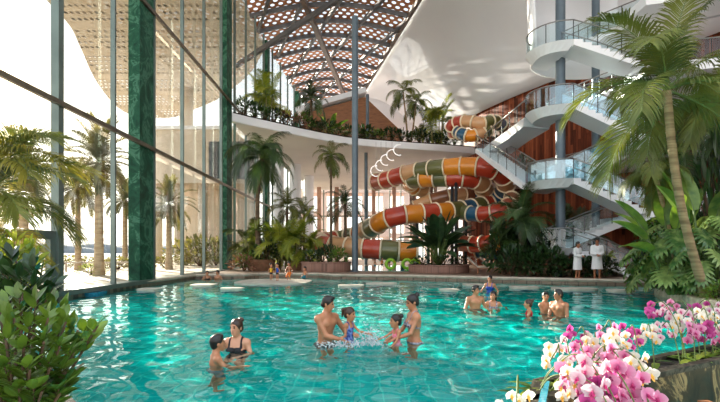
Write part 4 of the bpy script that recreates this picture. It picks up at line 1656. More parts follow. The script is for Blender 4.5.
slide('inner tube slide under the top turn, from yellow curl to red and beige bend',
      [(424, 190, 43.2), (412, 186, 42.3), (411, 181, 40.9), (422, 179, 39.8), (442, 178.2, 38.9), (462, 178.2, 38.3), (478, 181, 38.7), (484, 189, 40.0), (478, 198, 41.1), (466, 204, 42.0), (450, 206, 43.7)],
      0.707, ['beige', 'orange', 'orange', 'olive', 'orange', 'olive', 'red', 'red', 'beige', 'beige', 'blue', 'red', 'blue', 'brown'], posts=(.45,))
slide('upper tube slide above the mezzanine planting, red at the left and blue at the right',
      [(454, 134, 41.6), (452, 126, 40.8), (459, 122, 40.0), (470, 121.5, 39.2), (482, 123.5, 38.8), (490, 121.5, 39.2), (499, 123, 40.0), (506, 131, 40.8)],
      0.496, ['rust', 'red', 'red', 'beige', 'beige', 'olive', 'olive', 'blue', 'brown'])
slide('short orange and blue tube slide below the upper one at the edge of the mezzanine',
      [(458, 132, 40.0), (463, 134.5, 39.2), (471, 136, 38.8), (479, 134, 38.8), (488, 130, 39.2)], 0.480, ['blue', 'blue', 'orange', 'beige', 'olive'])
slide('low tube slide coming out behind the big paradise plant, red then olive',
      [(462, 243, 39.1), (474, 244.5, 38.3), (488, 243.5, 37.4), (503, 242, 37.0), (520, 243, 37.0)], 0.626, ['rust', 'red', 'red', 'orange', 'olive'])
slide('dark blue tube slide lying under the low red one',
      [(470, 250, 40.9), (482, 251.5, 40.0), (497, 252.5, 39.6), (510, 251, 39.6)], 0.574, ['rust', 'blue', 'blue', 'brown'])
slide('brick red tube slide crossing in front of the timber wall',
      [(460, 211, 38.0), (472, 214, 37.2), (486, 213.5, 36.4), (499, 211, 36.0), (508, 206, 36.4), (512, 198, 37.2)], 0.574, ['olive', 'blue', 'red', 'red', 'rust', 'brown'], posts=(.5,))
slide('beige flume curving behind the inner slide',
      [(404, 218, 41.0), (418, 206, 40.6), (436, 199, 40.1), (456, 195, 40.1), (474, 196, 41.0), (486, 203, 41.8)], 0.558, ['brown', 'beige', 'brown', 'beige', 'brown', 'beige'], posts=(.3, .7))

# slide tower: timber floors on posts
tw = thing('slide_tower', 'timber platform tower carrying the slides', 'tower', (10.2, 47.5, DECK))
for z in (2.6, 5.4, 8.2):
    mb = MB(); mb.box(-5.2, 0.6, -1.2, 1.6, z - .14, z)
    mb.build('platform', M['slat_wood'], tw)
for x in (-5.0, -2.9, -.8, .4):
    for y in (-1.0, 1.4):
        mb = MB(); mb.box(x - .14, x + .14, y - .14, y + .14, 0, 8.6)
        mb.build('tower_post', pier, tw)
for z in (2.6, 5.4, 8.2):
    mb = MB()
    for h in (.5, .95):
        mb.bar((-5.2, -1.15, z + h), (.6, -1.15, z + h), .06, .06)
    mb.build('guard_rail', M['dark'], tw)

# slide joint rings shown as pale arcs; their glow and hangers are added
m, nt, b, out = new_mat('slide_ring_glow')
b.inputs['Emission Color'].default_value = (1, .97, .92, 1); b.inputs['Emission Strength'].default_value = 1.1
M['glow'] = m
for i, (px, py) in enumerate(((376, 171), (381, 165.5), (386, 160), (392, 155), (399, 150))):
    c = at(px, py, 41.5 - .5 * (i - 2) * 0)
    mb = MB()
    mb.tube([(.46 * math.cos(a), 0, .46 * math.sin(a)) for a in np.linspace(PI * .42, PI * 1.62, 20)], 0.03, 6)
    r = mb.build('slide_ring_arc', M['glow'], None, True, c)
    tag(r, 'white slide joint ring arc with added glow over the slide end, %s of five' % ('lowest', 'second lowest', 'middle one', 'second highest', 'highest')[i], 'lamp', 'slide ring arcs with added glow')
    h = MB(); h.bar((0, 0, .45), (0, 0, 10.95 - c.z), .02, .02); h.build('hanger', M['chrome'], r)

# ================================================================== STEPPING SLABS, POOLS ON THE DECK
def slab(label, px0, px1, d, dep, z=.07, mat='slab_stone', grp='stepping slabs in the far half of the pool'):
    x0, x1 = (px0 - CX) / FPX * d, (px1 - CX) / FPX * d
    c = ((x0 + x1) / 2, d)
    a, b_ = (x1 - x0) / 2, dep / 2
    poly = [(a * math.copysign(abs(math.cos(t)) ** .6, math.cos(t)), b_ * math.copysign(abs(math.sin(t)) ** .6, math.sin(t))) for t in np.linspace(0, 2 * PI, 28, endpoint=False)]
    mb = MB(); mb.prism(poly, -.14, z, 0, .05)
    o = mb.build('stepping_slab', M[mat], None, False, (c[0], c[1], 0))
    tag(o, label, 'stepping slab', grp)
    mb = MB(); mb.prism([(x * .8, y * .8) for x, y in poly], POOLZ, -.1)
    mb.build('pedestal', M['blue_tile'], o)


slab('blue tiled ledge slab at the foot of the nearest facade mullion', 66, 104, 16.6, 1.0, .08, 'blue_tile')
slab('pale slab in the water by the nearest green marble column', 139, 161, 18.2, 0.9)
slab('pale stepping slab just before the bathing couple', 192, 216, 20.6, 1.2)
slab('pale stepping slab jutting in front of the long slab', 221, 244, 18.6, .7)
slab('long pale slab the three children and a bather use', 238, 311, 23.0, 3.9, .06)
slab('pale stepping slab behind the father, toward the round stone planter', 338, 364, 20.2, .9)
slab('pale stepping slab in the middle of the far pool, behind the two girls', 366, 397, 21.4, .8)
slab('small pale slab alone before the paradise plant', 439, 458, 17.9, .7)
slab('pale slab behind the man standing with the long haired woman', 463, 486, 20.6, 1.0)
slab('pale slab right of the woman in the blue swimsuit', 510, 538, 19.2, .9)
slab('pale slab in the water right before the robed couple', 552, 596, 18.4, .9)
slab('pale slab close to the tropical garden bed', 608, 633, 17.6, .8)

def shallow(name, pts, label):
    mb = MB(); mb.prism(pts, .1, DECK + .015)
    o = struct(name, mb, M['shallow'])
    return o
m, nt, b, out = new_mat('shallow_turquoise')
b.inputs['Base Color'].default_value = srgb(70, 176, 182); b.inputs['Roughness'].default_value = 0.04
nz = node(nt, 'ShaderNodeTexNoise', Scale=3.0, Detail=2.0); bp = node(nt, 'ShaderNodeBump', Strength=0.25, Distance=0.05)
nt.links.new(nz.outputs['Fac'], bp.inputs['Height']); nt.links.new(bp.outputs[0], b.inputs['Normal'])
M['shallow'] = m
shallow('pool_back_water', [(.1, 31.5), (3.3, 31.3), (5.2, 34), (6, 44), (-2, 44), (-1.4, 36)], 'splash pool')

# ================================================================== FURNITURE ON THE DECK
def lounger(label, x, y, rz):
    r = thing('sun_lounger', label, 'sun lounger', (x, y, DECK), rz, 'sun loungers on the back deck')
    mb = MB(); mb.box(-.95, .45, -.34, .34, .30, .36); mb.build('seat_frame', M['slat_wood'], r)
    mb = MB(); mb.bar((.42, 0, .34), (1.0, 0, .86), .66, .06); mb.build('backrest', M['slat_wood'], r)
    mb = MB(); mb.box(-.93, .42, -.31, .31, .36, .44); mb.build('cushion', M['coping'], r)
    mb = MB(); mb.bar((.44, 0, .44), (.98, 0, .93), .60, .07); mb.build('back_cushion', M['coping'], r)
    for sx in (-.85, .4):
        for sy in (-.28, .28):
            mb = MB(); mb.bar((sx, sy, 0), (sx, sy, .31), .06, .06); mb.build('leg', M['slat_wood'], r)
lounger('timber sun lounger with pale cushion, the one right beside the round planter', 7.2, 27.6, R(160))
lounger('timber sun lounger with pale cushion, behind the other one', 8.4, 29.6, R(160))
lounger('timber sun lounger closest to the dark palm shrubs', 8.7, 26.6, R(165))

def cafe_table(label, x, y, z):
    r = thing('cafe_table', label, 'table', (x, y, z), 0, 'cafe tables on the terraces')
    mb = MB(); mb.lathe([(.42, .71), (.42, .74)], (0, 0, 0), 20); mb.build('tabletop', M['dark'], r)
    mb = MB(); mb.lathe([(.035, .03), (.035, .71)], (0, 0, 0), 8); mb.build('pedestal', M['dark'], r)
    mb = MB(); mb.lathe([(.24, 0), (.22, .03)], (0, 0, 0), 16); mb.build('base', M['dark'], r)

def cafe_chair(label, x, y, z, rz):
    r = thing('cafe_chair', label, 'chair', (x, y, z), rz, 'dark cafe chairs on the terraces')
    mb = MB(); mb.box(-.22, .22, -.22, .22, .43, .47); mb.build('seat', M['dark'], r)
    mb = MB(); mb.bar((-.22, 0, .5), (-.28, 0, .9), .42, .03); mb.build('backrest', M['dark'], r)
    for sx in (-.2, .2):
        for sy in (-.2, .2):
            mb = MB(); mb.bar((sx, sy, 0), (sx, sy, .44), .03, .03); mb.build('leg', M['dark'], r)
for i, (x, y) in enumerate(((15.4, 24.9), (17.2, 24.6))):
    cafe_table('dark round cafe table on the first terrace, %s' % ('next to the stair head' if i == 0 else 'half hidden by the palm leaves'), x, y, RZs[1])
    cafe_chair('dark cafe chair on the pool side of the terrace table %s' % ('next to the stair head' if i == 0 else 'behind the palm leaves'), x - .1, y - .7, RZs[1], R(90))
    cafe_chair('dark cafe chair beyond the terrace table %s' % ('next to the stair head' if i == 0 else 'behind the palm leaves'), x + .7, y + .2, RZs[1], R(185))

# ================================================================== PLANTERS AND PLANTS INSIDE
def round_planter(label, x, y, r_, h, mat='planter_stone'):
    r = thing('round_planter', label, 'planter', (x, y, DECK))
    mb = MB(); mb.lathe([(r_ * .98, 0), (r_, .05), (r_, h - .08), (r_ * 1.03, h - .06), (r_ * 1.03, h), (r_ * .9, h), (r_ * .9, h - .1)], (0, 0, 0), 40)
    o = mb.build('wall', M[mat], r, True); auto_smooth(o)
    mb = MB(); mb.lathe([(r_ * .9, h - .14), (r_ * .9, h - .05)], (0, 0, 0), 32); mb.build('soil', M['soil'], r)


def pot(label, x, y, r_, h):
    r = thing('plant_pot', label, 'pot', (x, y, DECK))
    mb = MB(); mb.lathe([(r_ * .72, 0), (r_ * .95, h * .7), (r_, h), (r_ * .88, h), (r_ * .86, h - .08)], (0, 0, 0), 28)
    o = mb.build('vessel', M['pot'], r, True); auto_smooth(o)
    mb = MB(); mb.lathe([(r_ * .86, h - .1), (r_ * .86, h - .04)], (0, 0, 0), 24); mb.build('soil', M['soil'], r)


round_planter('round rose stone planter holding the big dark paradise plant', 4.85, 29.6, 1.85, .48)
round_planter('round rose stone planter with low bushes, beneath the red slide bend', -2.2, 31.2, 1.6, .62)
rnd = random.Random(8)
lv = []
for i in range(46):
    az = i * 137.5
    ln = 6 + 66 * ((i % 12) / 11)
    lv.append((az, ln, rnd.uniform(1.0, 2.0), rnd.uniform(1.5, 2.1), rnd.uniform(.5, .68), rnd.uniform(.05, .3)))
broad_plant('large dark bird of paradise plant fanning out of the round planter', (4.85, 29.6, DECK + .42), lv, 'bop', 'paradise_plant', pr=.035, seed=3)
for i, (dx, dy) in enumerate(((-1.1, -.7), (.1, -1.2), (1.2, -.6))):
    shrub('low dark bush at the foot of the paradise plant, %s' % ('on its slide side', 'in front', 'on its lounger side')[i], (4.85 + dx, 29.6 + dy, DECK + .4), .6, .6, 10 + i, 120, .4, .14, 'leaf_dark', 'low bushes under the paradise plant')
for i, (dx, dy, h) in enumerate(((-1.0, -.4, .8), (-.2, -.8, .9), (.7, -.7, .75), (.1, .5, 1.2), (.8, .3, 1.0))):
    shrub('green bush in the round planter under the slide bend, %s' % ('at its outer end', 'at the front', 'by the steel column', 'tallest, in the middle', 'behind the steel column')[i], (-2.2 + dx, 31.2 + dy, DECK + .5), .6, h, 20 + i, 130, .4, .14, ('leaf', 'leaf_dark')[i % 2], 'bushes in the round planter')

# left group: tall palms in a pot and areca clumps
pot('wide brown clay pot under the tallest palm', -6.7, 32.2, 1.05, .75)
palm('tallest indoor palm on the left, rising from the brown pot beside the green column', (-6.7, 32.2, DECK + .6), at(262, 158, 33), 2.7, 17, 1, 'royal', 'palm_dark', (.17, .11), 'trunk_dark', -.25, shaft=True)
palm('slim palm with drooping crown under the white mezzanine, left of the front steel column', (at(331, 260, 34).x, 34, DECK), at(331, 157, 34), 1.55, 12, 2, 'royal', 'palm', (.10, .07), 'trunk_dark', 0.0, shaft=True)
palm('short palm with spiky crown behind the front steel column', (at(346, 260, 37).x, 37, DECK), at(345, 204, 37), 1.7, 15, 3, 'feather', 'palm_dark', (.13, .10), 'trunk_dark')
palm('middle palm of the left cluster, crown level with the white columns', (at(287, 262, 40).x, 40, DECK), at(287, 207, 40), 1.9, 15, 4, 'feather', 'palm', (.14, .1), 'trunk_dark')
palm('palm right of the left cluster, before the far glazing', (at(304, 262, 44).x, 44, DECK), at(304, 214, 44), 1.7, 14, 5, 'feather', 'palm', (.13, .1), 'trunk_dark')
areca('arching palm bush leaning in from the green column, left of the tall palm', (-7.3, 32.9, DECK), 4.2, 41, 14, 5, .3, 'palm')
for i, (px, d, h, mat, lab) in enumerate(((248, 33.5, 2.8, 'palm', 'green areca clump at the foot of the green column'), (277, 33, 3.6, 'palm_yellow', 'yellow green areca clump behind the tall palm pot'),
                                         (291, 33.4, 4.0, 'palm_yellow', 'brightest yellow green areca clump of the left cluster'), (304, 34.2, 3.4, 'palm_yellow', 'green areca clump nearest to the slide bend'))):
    areca(lab, (at(px, 0, d).x, d, DECK), h, 50 + i, 24, 7, .35, mat, 'areca clumps of the left cluster')
for i, (px, d, h, mat, lab) in enumerate(((244, 31.5, 1.0, 'leaf_red', 'low pinkish bush beside the brown pot'), (252, 32, 1.2, 'leaf', 'low green bush growing at the brown pot'), (266, 32.3, 1.3, 'leaf_dark', 'dark bush on the tall palm pot rim'), (280, 34, 1.6, 'leaf', 'bushy green plant behind the wading children'),
                                         (293, 34, 1.5, 'leaf', 'bushy green plant behind the sitting bather'), (311, 34.5, 1.2, 'leaf_lime', 'lime bush by the small clay pot'))):
    shrub(lab, (at(px, 0, d).x, d, DECK + (.6 if i == 2 else 0)), .95, h, 30 + i, 170, .34, .13, mat)
pot('small clay pot between the left cluster and the round planter', at(309, 0, 33).x, 33, .45, .6)
pot('clay pot half hidden behind the sitting bather', at(297, 0, 33.2).x, 33.2, .55, .65)

# mezzanine planting: bushes edge to edge with palms among them
fr = catmull([Vector((x, y + 1.2, 11.75)) for x, y in front], 10)
L = [0.0]
for a, b_ in zip(fr, fr[1:]): L.append(L[-1] + (b_ - a).length)
nb = 24
spots = ['first by the green column', 'second from the green column', 'third from the green column', 'beneath the bright areca', 'right of the bright areca', 'before the salmon plants', 'left of the mezzanine fan palm', 'under the mezzanine fan palm',
         'right of the mezzanine fan palm', 'left of the banana plant', 'under the banana plant', 'just right of the banana plant', 'left of the thin front column', 'right behind the front steel column', 'under the kiosk end', 'second from the kiosk end', 'third from the kiosk end',
         'left of the twin palm', 'at the foot of the twin palm', 'right of the twin palm', 'left of the lime areca', 'under the lime areca', 'under the upper slide', 'last one, by the slide stair']
for i in range(nb):
    s = L[-1] * (.01 + .93 * (i + .5) / nb)
    j = max(q for q in range(len(L) - 1) if L[q] <= s)
    p = fr[j].lerp(fr[j + 1], (s - L[j]) / (L[j + 1] - L[j]))
    shrub('dark bush on the mezzanine edge, ' + spots[i], p, 1.0, rnd.uniform(.85, 1.4), 60 + i, 120, .42, .13, ('leaf_dark', 'leaf_dark', 'leaf', 'leaf_red' if i in (5, 14) else 'leaf_dark')[i % 4] if i not in (4, 5) else 'leaf_red', 'bushes along the mezzanine edge')
def mez(px, d): return (at(px, 0, d).x, d, 11.7)
areca('bright areca palm on the mezzanine edge next to the facade', mez(266, 39), 4.2, 70, 20, 6, .3, 'palm_yellow')
palm('feathery palm on the mezzanine under the pierced roof', mez(312, 43.5), at(311, 99, 43.5), 1.9, 15, 71, 'feather', 'palm_dark', (.11, .09), 'trunk_dark')
broad_plant('banana plant with upright leaves on the mezzanine, left of the front column', mez(330, 43.2), [(a, l, .9, 1.7, .5, .15) for a, l in ((0, 12), (70, 25), (150, 20), (215, 30), (290, 35), (330, 50), (180, 55))], 'banana', 'banana_plant', pr=.04, seed=4)
broad_plant('dark spiky leaved plant on the mezzanine right of the front column', mez(366, 45), [(i * 51, 20 + (i * 17) % 50, .5, 1.5, .22, .1) for i in range(13)], 'bop', 'spiky_plant', pr=.03, seed=6)
tp = thing('twin_palm', 'twin stemmed palm with two drooping green crowns on the mezzanine, before the white wall', 'palm tree', mez(409, 46.5))
for (px, py, L_, s_) in ((403, 92, 2.2, 5), (416, 103, 1.9, 6)):
    c = at(px, py, 46.5) - Vector(mez(409, 46.5))
    trunk_part(tp, (0.1 if s_ == 6 else -.1, 0, 0), c, .09, .06, 'trunk', 0.05)
    crown(tp, 'royal', 'palm', c, L_, 10, s_)
areca('lime green areca palm at the upper slide end of the mezzanine', mez(437, 46.2), 4.8, 73, 26, 7, .35, 'palm_yellow')
areca('small palm between the twin palm and the lime areca', mez(420, 46), 2.0, 74, 12, 4, .3, 'palm')

# dark planting below the stairs
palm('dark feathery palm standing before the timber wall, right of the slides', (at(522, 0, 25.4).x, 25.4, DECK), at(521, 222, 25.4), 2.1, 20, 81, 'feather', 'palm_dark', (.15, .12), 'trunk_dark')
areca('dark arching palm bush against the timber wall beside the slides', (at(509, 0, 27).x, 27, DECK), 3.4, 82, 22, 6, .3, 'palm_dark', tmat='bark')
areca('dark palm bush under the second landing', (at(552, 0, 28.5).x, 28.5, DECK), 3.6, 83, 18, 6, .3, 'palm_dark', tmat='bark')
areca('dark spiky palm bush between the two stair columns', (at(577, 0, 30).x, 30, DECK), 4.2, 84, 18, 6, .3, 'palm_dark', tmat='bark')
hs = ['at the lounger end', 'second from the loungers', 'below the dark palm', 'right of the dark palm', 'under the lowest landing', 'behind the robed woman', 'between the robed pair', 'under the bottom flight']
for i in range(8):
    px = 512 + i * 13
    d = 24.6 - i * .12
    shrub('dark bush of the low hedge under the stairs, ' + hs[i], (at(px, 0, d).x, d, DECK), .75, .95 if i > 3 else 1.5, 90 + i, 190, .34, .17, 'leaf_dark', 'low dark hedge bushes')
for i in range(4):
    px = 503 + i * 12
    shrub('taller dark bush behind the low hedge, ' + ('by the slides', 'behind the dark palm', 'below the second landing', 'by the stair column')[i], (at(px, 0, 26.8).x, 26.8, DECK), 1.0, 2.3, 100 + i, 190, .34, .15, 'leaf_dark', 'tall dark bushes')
shrub('green potted bush on the gallery before the timber wall', (at(508, 0, 34.5).x, 36.2, 7.2), .6, 1.3, 105, 120, .4, .12, 'leaf_dark')
shrub('second potted bush on the gallery, closer to the stair column', (at(528, 0, 34).x, 35.0, 7.2), .6, 1.3, 106, 120, .4, .12, 'leaf_dark')
areca('yellowish leafy plant at the rail end of the bottom flight', (at(612, 0, 23.3).x, 24.1, DECK), 1.6, 107, 10, 4, .3, 'palm_yellow')

# right garden
bigt = at(667, 90, 10.6)
palm('big foreground palm on the right with long arching fronds', (8.98, 12.4, .2), bigt, 2.35, 15, 7, 'feather', 'palm', (.105, .085), 'trunk', -.25, name='palm_tree')
palm('slender palm with hanging fronds left of the big palm trunk', (9.7, 14.6, .2), at(654, 170, 14), 1.3, 12, 8, 'royal', 'palm', (.08, .055), 'trunk', .1)
palm('palm at the right edge behind the big palm', (11.6, 13.4, .2), at(716, 96, 13.4), 2.0, 14, 9, 'royal', 'palm', (.12, .09), 'trunk', 0)
palm('shaded palm deep in the garden behind the slender palm', (12.2, 18, .2), at(690, 150, 17), 2.4, 14, 12, 'feather', 'palm_dark', (.14, .1), 'trunk_dark', 0)
broad_plant('banana plant with huge arching leaves beside the palm trunk', (at(672, 0, 13.6).x, 13.6, .25),
            [(185, 42, 1.7, 1.35, .48, .25), (200, 52, 1.35, 1.4, .5, .35), (165, 30, 1.9, 1.4, .46, .15), (250, 25, 1.9, 1.3, .46, .2), (20, 22, 2.0, 1.5, .46, .15), (330, 40, 1.8, 1.4, .46, .25), (80, 15, 2.0, 1.4, .46, .1), (120, 35, 1.8, 1.5, .46, .25)],
            'banana', 'banana_plant', pr=.045, seed=5)
broad_plant('banana plant with upright leaves at the right edge of the garden', (at(708, 0, 13).x, 13.0, .25),
            [(200, 35, 2.2, 1.6, .5, .2), (160, 20, 2.4, 1.6, .46, .1), (260, 45, 1.9, 1.5, .5, .25), (40, 30, 2.2, 1.6, .5, .2), (310, 60, 1.7, 1.5, .5, .35), (100, 15, 2.4, 1.5, .5, .1)], 'banana', 'banana_plant', pr=.045, seed=7)
rnd = random.Random(12)
def mon_leaves(n, rad, zlo, zhi, size):
    o = []
    for i in range(n):
        a = rnd.uniform(100, 330) if i % 4 else rnd.uniform(0, 360)
        rr = rad * rnd.uniform(.3, .9)
        o.append((rr * math.cos(R(a)), rr * math.sin(R(a)), rnd.uniform(zlo, zhi), size * rnd.uniform(.75, 1.15), a + rnd.uniform(-20, 20), rnd.uniform(15, 60)))
    return o
for px, d, n, rad, zl, zh, sz, lab in ((652, 15.6, 15, .9, .3, 1.7, .62, 'monstera plant at the pool corner of the garden, lowest leaves over the rocks'), (678, 13.4, 20, 1.0, .35, 1.9, .66, 'monstera plant with the largest split leaves, in the middle of the garden'),
                                      (700, 12.4, 14, .8, .3, 1.3, .55, 'monstera plant in front of the big palm foot'), (664, 14.6, 12, .8, 1.2, 2.3, .6, 'tall monstera plant under the banana leaves'), (716, 12.9, 12, .8, .8, 2.2, .6, 'monstera plant at the right edge of the garden')):
    monstera(lab, (at(px, 0, d).x + .35, d + .3, .24), mon_leaves(n, rad, zl, zh, sz))
for i, (px, d, rx, h, mat, lab) in enumerate(((652, 17.4, .7, 1.3, 'leaf_dark', 'dark bush at the far tip of the garden bed'), (668, 14.6, .4, .5, 'leaf', 'low green bush over the rock edge beside the corner monstera'), (692, 13.2, .35, .4, 'leaf', 'low green bush over the rock edge in front of the big monstera'),
                                             (714, 12.1, .35, .4, 'leaf_lime', 'lime bush by the rocks below the big palm'), (722, 11.7, .35, .5, 'leaf', 'low bush at the right end of the rock edge'), (700, 16, 1.4, 2.6, 'leaf_dark', 'tall dark bush behind the big palm trunk'),
                                             (680, 17.5, 1.5, 2.4, 'leaf_dark', 'wide dark bush behind the banana leaves'), (716, 15, 1.2, 4.6, 'leaf_dark', 'tall leafy bush filling the right edge'), (712, 18, 1.8, 7.0, 'leaf', 'small leafy tree at the right edge below the terrace'))):
    shrub(lab, (at(px, 0, d).x, d, .24), rx, h, 110 + i, 260, .3, .12, mat)

# left foreground
rnd = random.Random(21)
def sprig(mb, st, p, d, n, ll, lw):
    d = Vector(d).normalized()
    L_ = n * ll * .30
    side = d.cross(Vector((0, 0, 1)))
    side = side.normalized() if side.length > .1 else Vector((1, 0, 0))
    q = Vector(p)
    pts = [q.copy()]
    for i in range(n):
        q = q + d * (L_ / n) + Vector((0, 0, .004))
        pts.append(q.copy())
        for s in (-1, 1):
            dd = d * rnd.uniform(.5, .9) + side * s * rnd.uniform(.6, 1.0) + Vector((0, 0, rnd.uniform(.0, .5)))
            leaf_blade(mb, q, dd, Vector((rnd.uniform(-.4, .4), rnd.uniform(-.6, .2), 1)), ll * rnd.uniform(.8, 1.15), lw * rnd.uniform(.85, 1.15), .10, .16, 5)
    leaf_blade(mb, q, d, (0, -.3, 1), ll, lw, .1, .16, 5)
    st.tube(pts, [.006 - .004 * i / len(pts) for i in range(len(pts))], 5)
def near_shrub(label, base, tips, ll, lw, mat, n=5):
    r = thing('glossy_shrub', label, 'shrub', base)
    fo, st = MB(), MB()
    for t in tips:
        t = Vector(t) - Vector(base)
        m_ = t * .45 + Vector((0, 0, .08))
        st.tube([(t.x * .1, t.y * .1, 0), m_, t], [.014, .010, .006], 6)
        sprig(fo, st, m_.lerp(t, .55), (t - m_).normalized() + Vector((rnd.uniform(-.2, .2), rnd.uniform(-.3, .1), .15)), n, ll, lw)
        sprig(fo, st, m_, (t - m_).normalized() + Vector((rnd.uniform(-.8, .8), rnd.uniform(-.8, .3), .1)), n - 1, ll, lw)
    fo.build('foliage', M[mat], r)
    st.build('stem', M['bark'], r, True)
tips = []
for px, py, d in ((8, 300, 2.9), (22, 292, 3.0), (38, 296, 2.8), (52, 300, 2.9), (64, 306, 2.8), (14, 318, 2.6), (30, 322, 2.5), (48, 318, 2.6), (66, 322, 2.7), (78, 330, 2.8), (6, 340, 2.4), (24, 346, 2.35), (44, 342, 2.4), (60, 346, 2.5), (74, 352, 2.6),
                  (10, 366, 2.3), (30, 370, 2.3), (50, 368, 2.4), (66, 372, 2.5), (20, 390, 2.3), (42, 392, 2.3), (60, 394, 2.4), (70, 385, 2.55), (0, 312, 2.7), (88, 330, 2.75), (98, 325, 2.7), (-14, 330, 2.5), (-10, 370, 2.3)):
    tips.append(at(px, py, d))
near_shrub('glossy green shrub in the near left corner, one sprig reaching over the water', at(20, 330, 2.7) * 1 - Vector((0, 0, .85)), tips, .115, .050, 'leaf', 5)
tips2 = [at(px, py, d) for px, py, d in ((4, 262, 4.6), (16, 258, 4.8), (28, 266, 4.7), (38, 276, 4.6), (46, 284, 4.5), (10, 280, 4.3), (24, 284, 4.3), (36, 292, 4.2), (0, 296, 4.1), (-8, 270, 4.4), (16, 296, 4.1), (50, 292, 4.4))]
near_shrub('dark leafy shrub behind the near corner shrub', Vector((at(18, 0, 4.5).x, 4.5, .3)), tips2, .19, .075, 'leaf_dark', 4)
tips3 = [at(px, py, d) for px, py, d in ((2, 246, 6.2), (14, 244, 6.3), (26, 252, 6.3), (34, 258, 6.2), (8, 258, 6.0), (20, 262, 6.0), (40, 266, 6.2), (-8, 252, 6.0))]
near_shrub('lime leaved shrub against the left edge, below the arching palm', Vector((at(12, 0, 6.2).x, 6.2, .3)), tips3, .24, .085, 'leaf_lime', 4)
def own_frond(L_, el, dr, az, seed, mat, parent, loc, ll=.34, nl=66, lw=.0115, hang=.6):
    me_ = frond_mesh('frond', L_, R(el), R(dr), nl, ll * L_, lw * L_, hang, mat, seed)
    inst('frond', me_, parent, loc, (0, 0, R(az)))
lp = thing('arching_palm', 'sunlit arching palm at the left edge, fronds hanging before the glass', 'palm', (at(-26, 0, 6.8).x, 6.8, .3))
for i, (dx, z) in enumerate(((0, 1.7), (.12, 1.3), (-.15, 2.0), (.05, 1.0))):
    mb = MB(); mb.tube([(dx * .4, 0, 0), (dx, .03, z)], [.05, .035], 8)
    mb.build('cane', M['cane'], lp, True)
for i, (z, L_, el, dr, az) in enumerate(((2.0, 1.75, 62, 120, 5), (2.0, 1.5, 48, 95, -20), (1.7, 1.5, 35, 105, -5), (1.6, 1.4, 55, 130, -50), (1.3, 1.2, 30, 80, -15), (1.9, 1.6, 75, 80, 20), (1.2, 1.1, 40, 100, -70), (2.0, 1.3, 70, 110, 60), (1.7, 1.5, 40, 120, 25), (1.9, 1.4, 60, 110, 180), (1.0, 1.1, 35, 80, 0), (1.5, 1.5, 58, 120, -30), (1.9, 1.75, 50, 80, 8), (2.1, 1.6, 66, 95, -8), (1.8, 1.7, 44, 70, -12), (1.4, 1.5, 46, 100, 12), (2.2, 1.5, 55, 70, 2))):
    own_frond(L_, el, dr, az, 200 + i, 'palm_sun_gold' if i % 3 != 2 else 'palm', lp, (0, 0, z))

# ================================================================== OUTSIDE
for i, (bx_, py, d, L_, tr, s_, lab) in enumerate(((99, 163, 27, 2.5, .24, 1, 'tallest date palm outside the glass, with the thickest trunk'), (78, 187, 35, 2.3, .2, 2, 'smaller date palm outside, left of the tallest one'), (125, 200, 42, 2.1, .22, 3, 'date palm outside half hidden by the nearest green column'),
                                              (169, 205, 36, 2.2, .22, 4, 'date palm outside in front of the curved pavilion'), (24, 172, 24, 2.2, .22, 5, 'date palm outside with its crown behind the left arching palm'), (15, 205, 33, 2.0, .18, 6, 'low date palm outside at the left edge'))):
    g_ = at(bx_, 252, d)
    palm(lab, (g_.x, d, .1), at(bx_, py, d), L_, 34, 300 + s_, 'date', 'palm_dusty', (tr, tr * .8), 'trunk_date', 0, name='date_palm')
places = ['below the sea view by the railing', 'left of the tallest date palm', 'behind the railing end', 'right of the tallest date palm', 'at the foot of the second palm', 'by the nearest green column', 'under the pavilion date palm', 'beside the pavilion wall', 'before the pavilion columns', 'left of the bathing couple', 'behind the second green column', 'at the far left by the doorway']
for i, (px, d, w, h) in enumerate(((62, 44, 1.8, 1.3), (86, 40, 1.6, 1.2), (108, 38, 1.4, 1.0), (118, 36, 1.6, 1.5), (72, 50, 2.4, 1.7), (124, 44, 2.2, 1.6), (166, 40, 1.6, 1.1), (186, 46, 2.2, 2.8), (200, 44, 2.0, 1.6), (205, 48, 2.2, 3.4), (216, 46, 2.0, 3.0), (40, 36, 1.8, 1.2))):
    shrub('dusty dune bush outside the glass, ' + places[i], (at(px, 0, d).x, d, .1), w, h * (.6 if px < 150 else .85), 130 + i, 200, .3, .1, 'dune', 'dune bushes outside')
shrub('small rounded yellow green bush outside by the tallest date palm', (at(91, 0, 27).x, 27, .1), .8, .7, 151, 200, .22, .08, 'leaf_lime')
fence = thing('low_railing', 'low pale railing outside between the palms and the beach', 'railing', (at(66, 0, 32).x, 32, .14))
for k in range(6):
    mb = MB(); mb.box(k * 1.1 - .05, k * 1.1 + .05, -.05, .05, 0, .62); mb.build('post', M['coping'], fence)
mb = MB(); mb.box(-.1, 5.6, -.05, .05, .56, .66); mb.build('top_rail', M['coping'], fence)
pav = thing('garden_pavilion', 'sand coloured pavilion with a curved upper storey outside the glass', 'building', (-19, 60, .1))
stucco = pm('sand_stucco', srgb(212, 200, 184), srgb(200, 187, 170), scale=.5, rough=.9)
def rounded(x0, x1, y0, y1, r_, n=8):
    o = []
    for cx_, cy_, a0 in ((x1 - r_, y0 + r_, -90), (x1 - r_, y1 - r_, 0), (x0 + r_, y1 - r_, 90), (x0 + r_, y0 + r_, 180)):
        for k in range(n + 1):
            a = R(a0 + 90 * k / n); o.append((cx_ + r_ * math.cos(a), cy_ + r_ * math.sin(a)))
    return o
mb = MB(); mb.prism(rounded(-6.6, 6.8, -4, 6, 3.0), 9.4, 15.6); mb.build('upper_storey', stucco, pav)
mb = MB(); mb.prism(rounded(-7.0, 7.2, -4.4, 6.4, 3.2), 15.6, 16.0); mb.build('roof_edge', M['white'], pav)
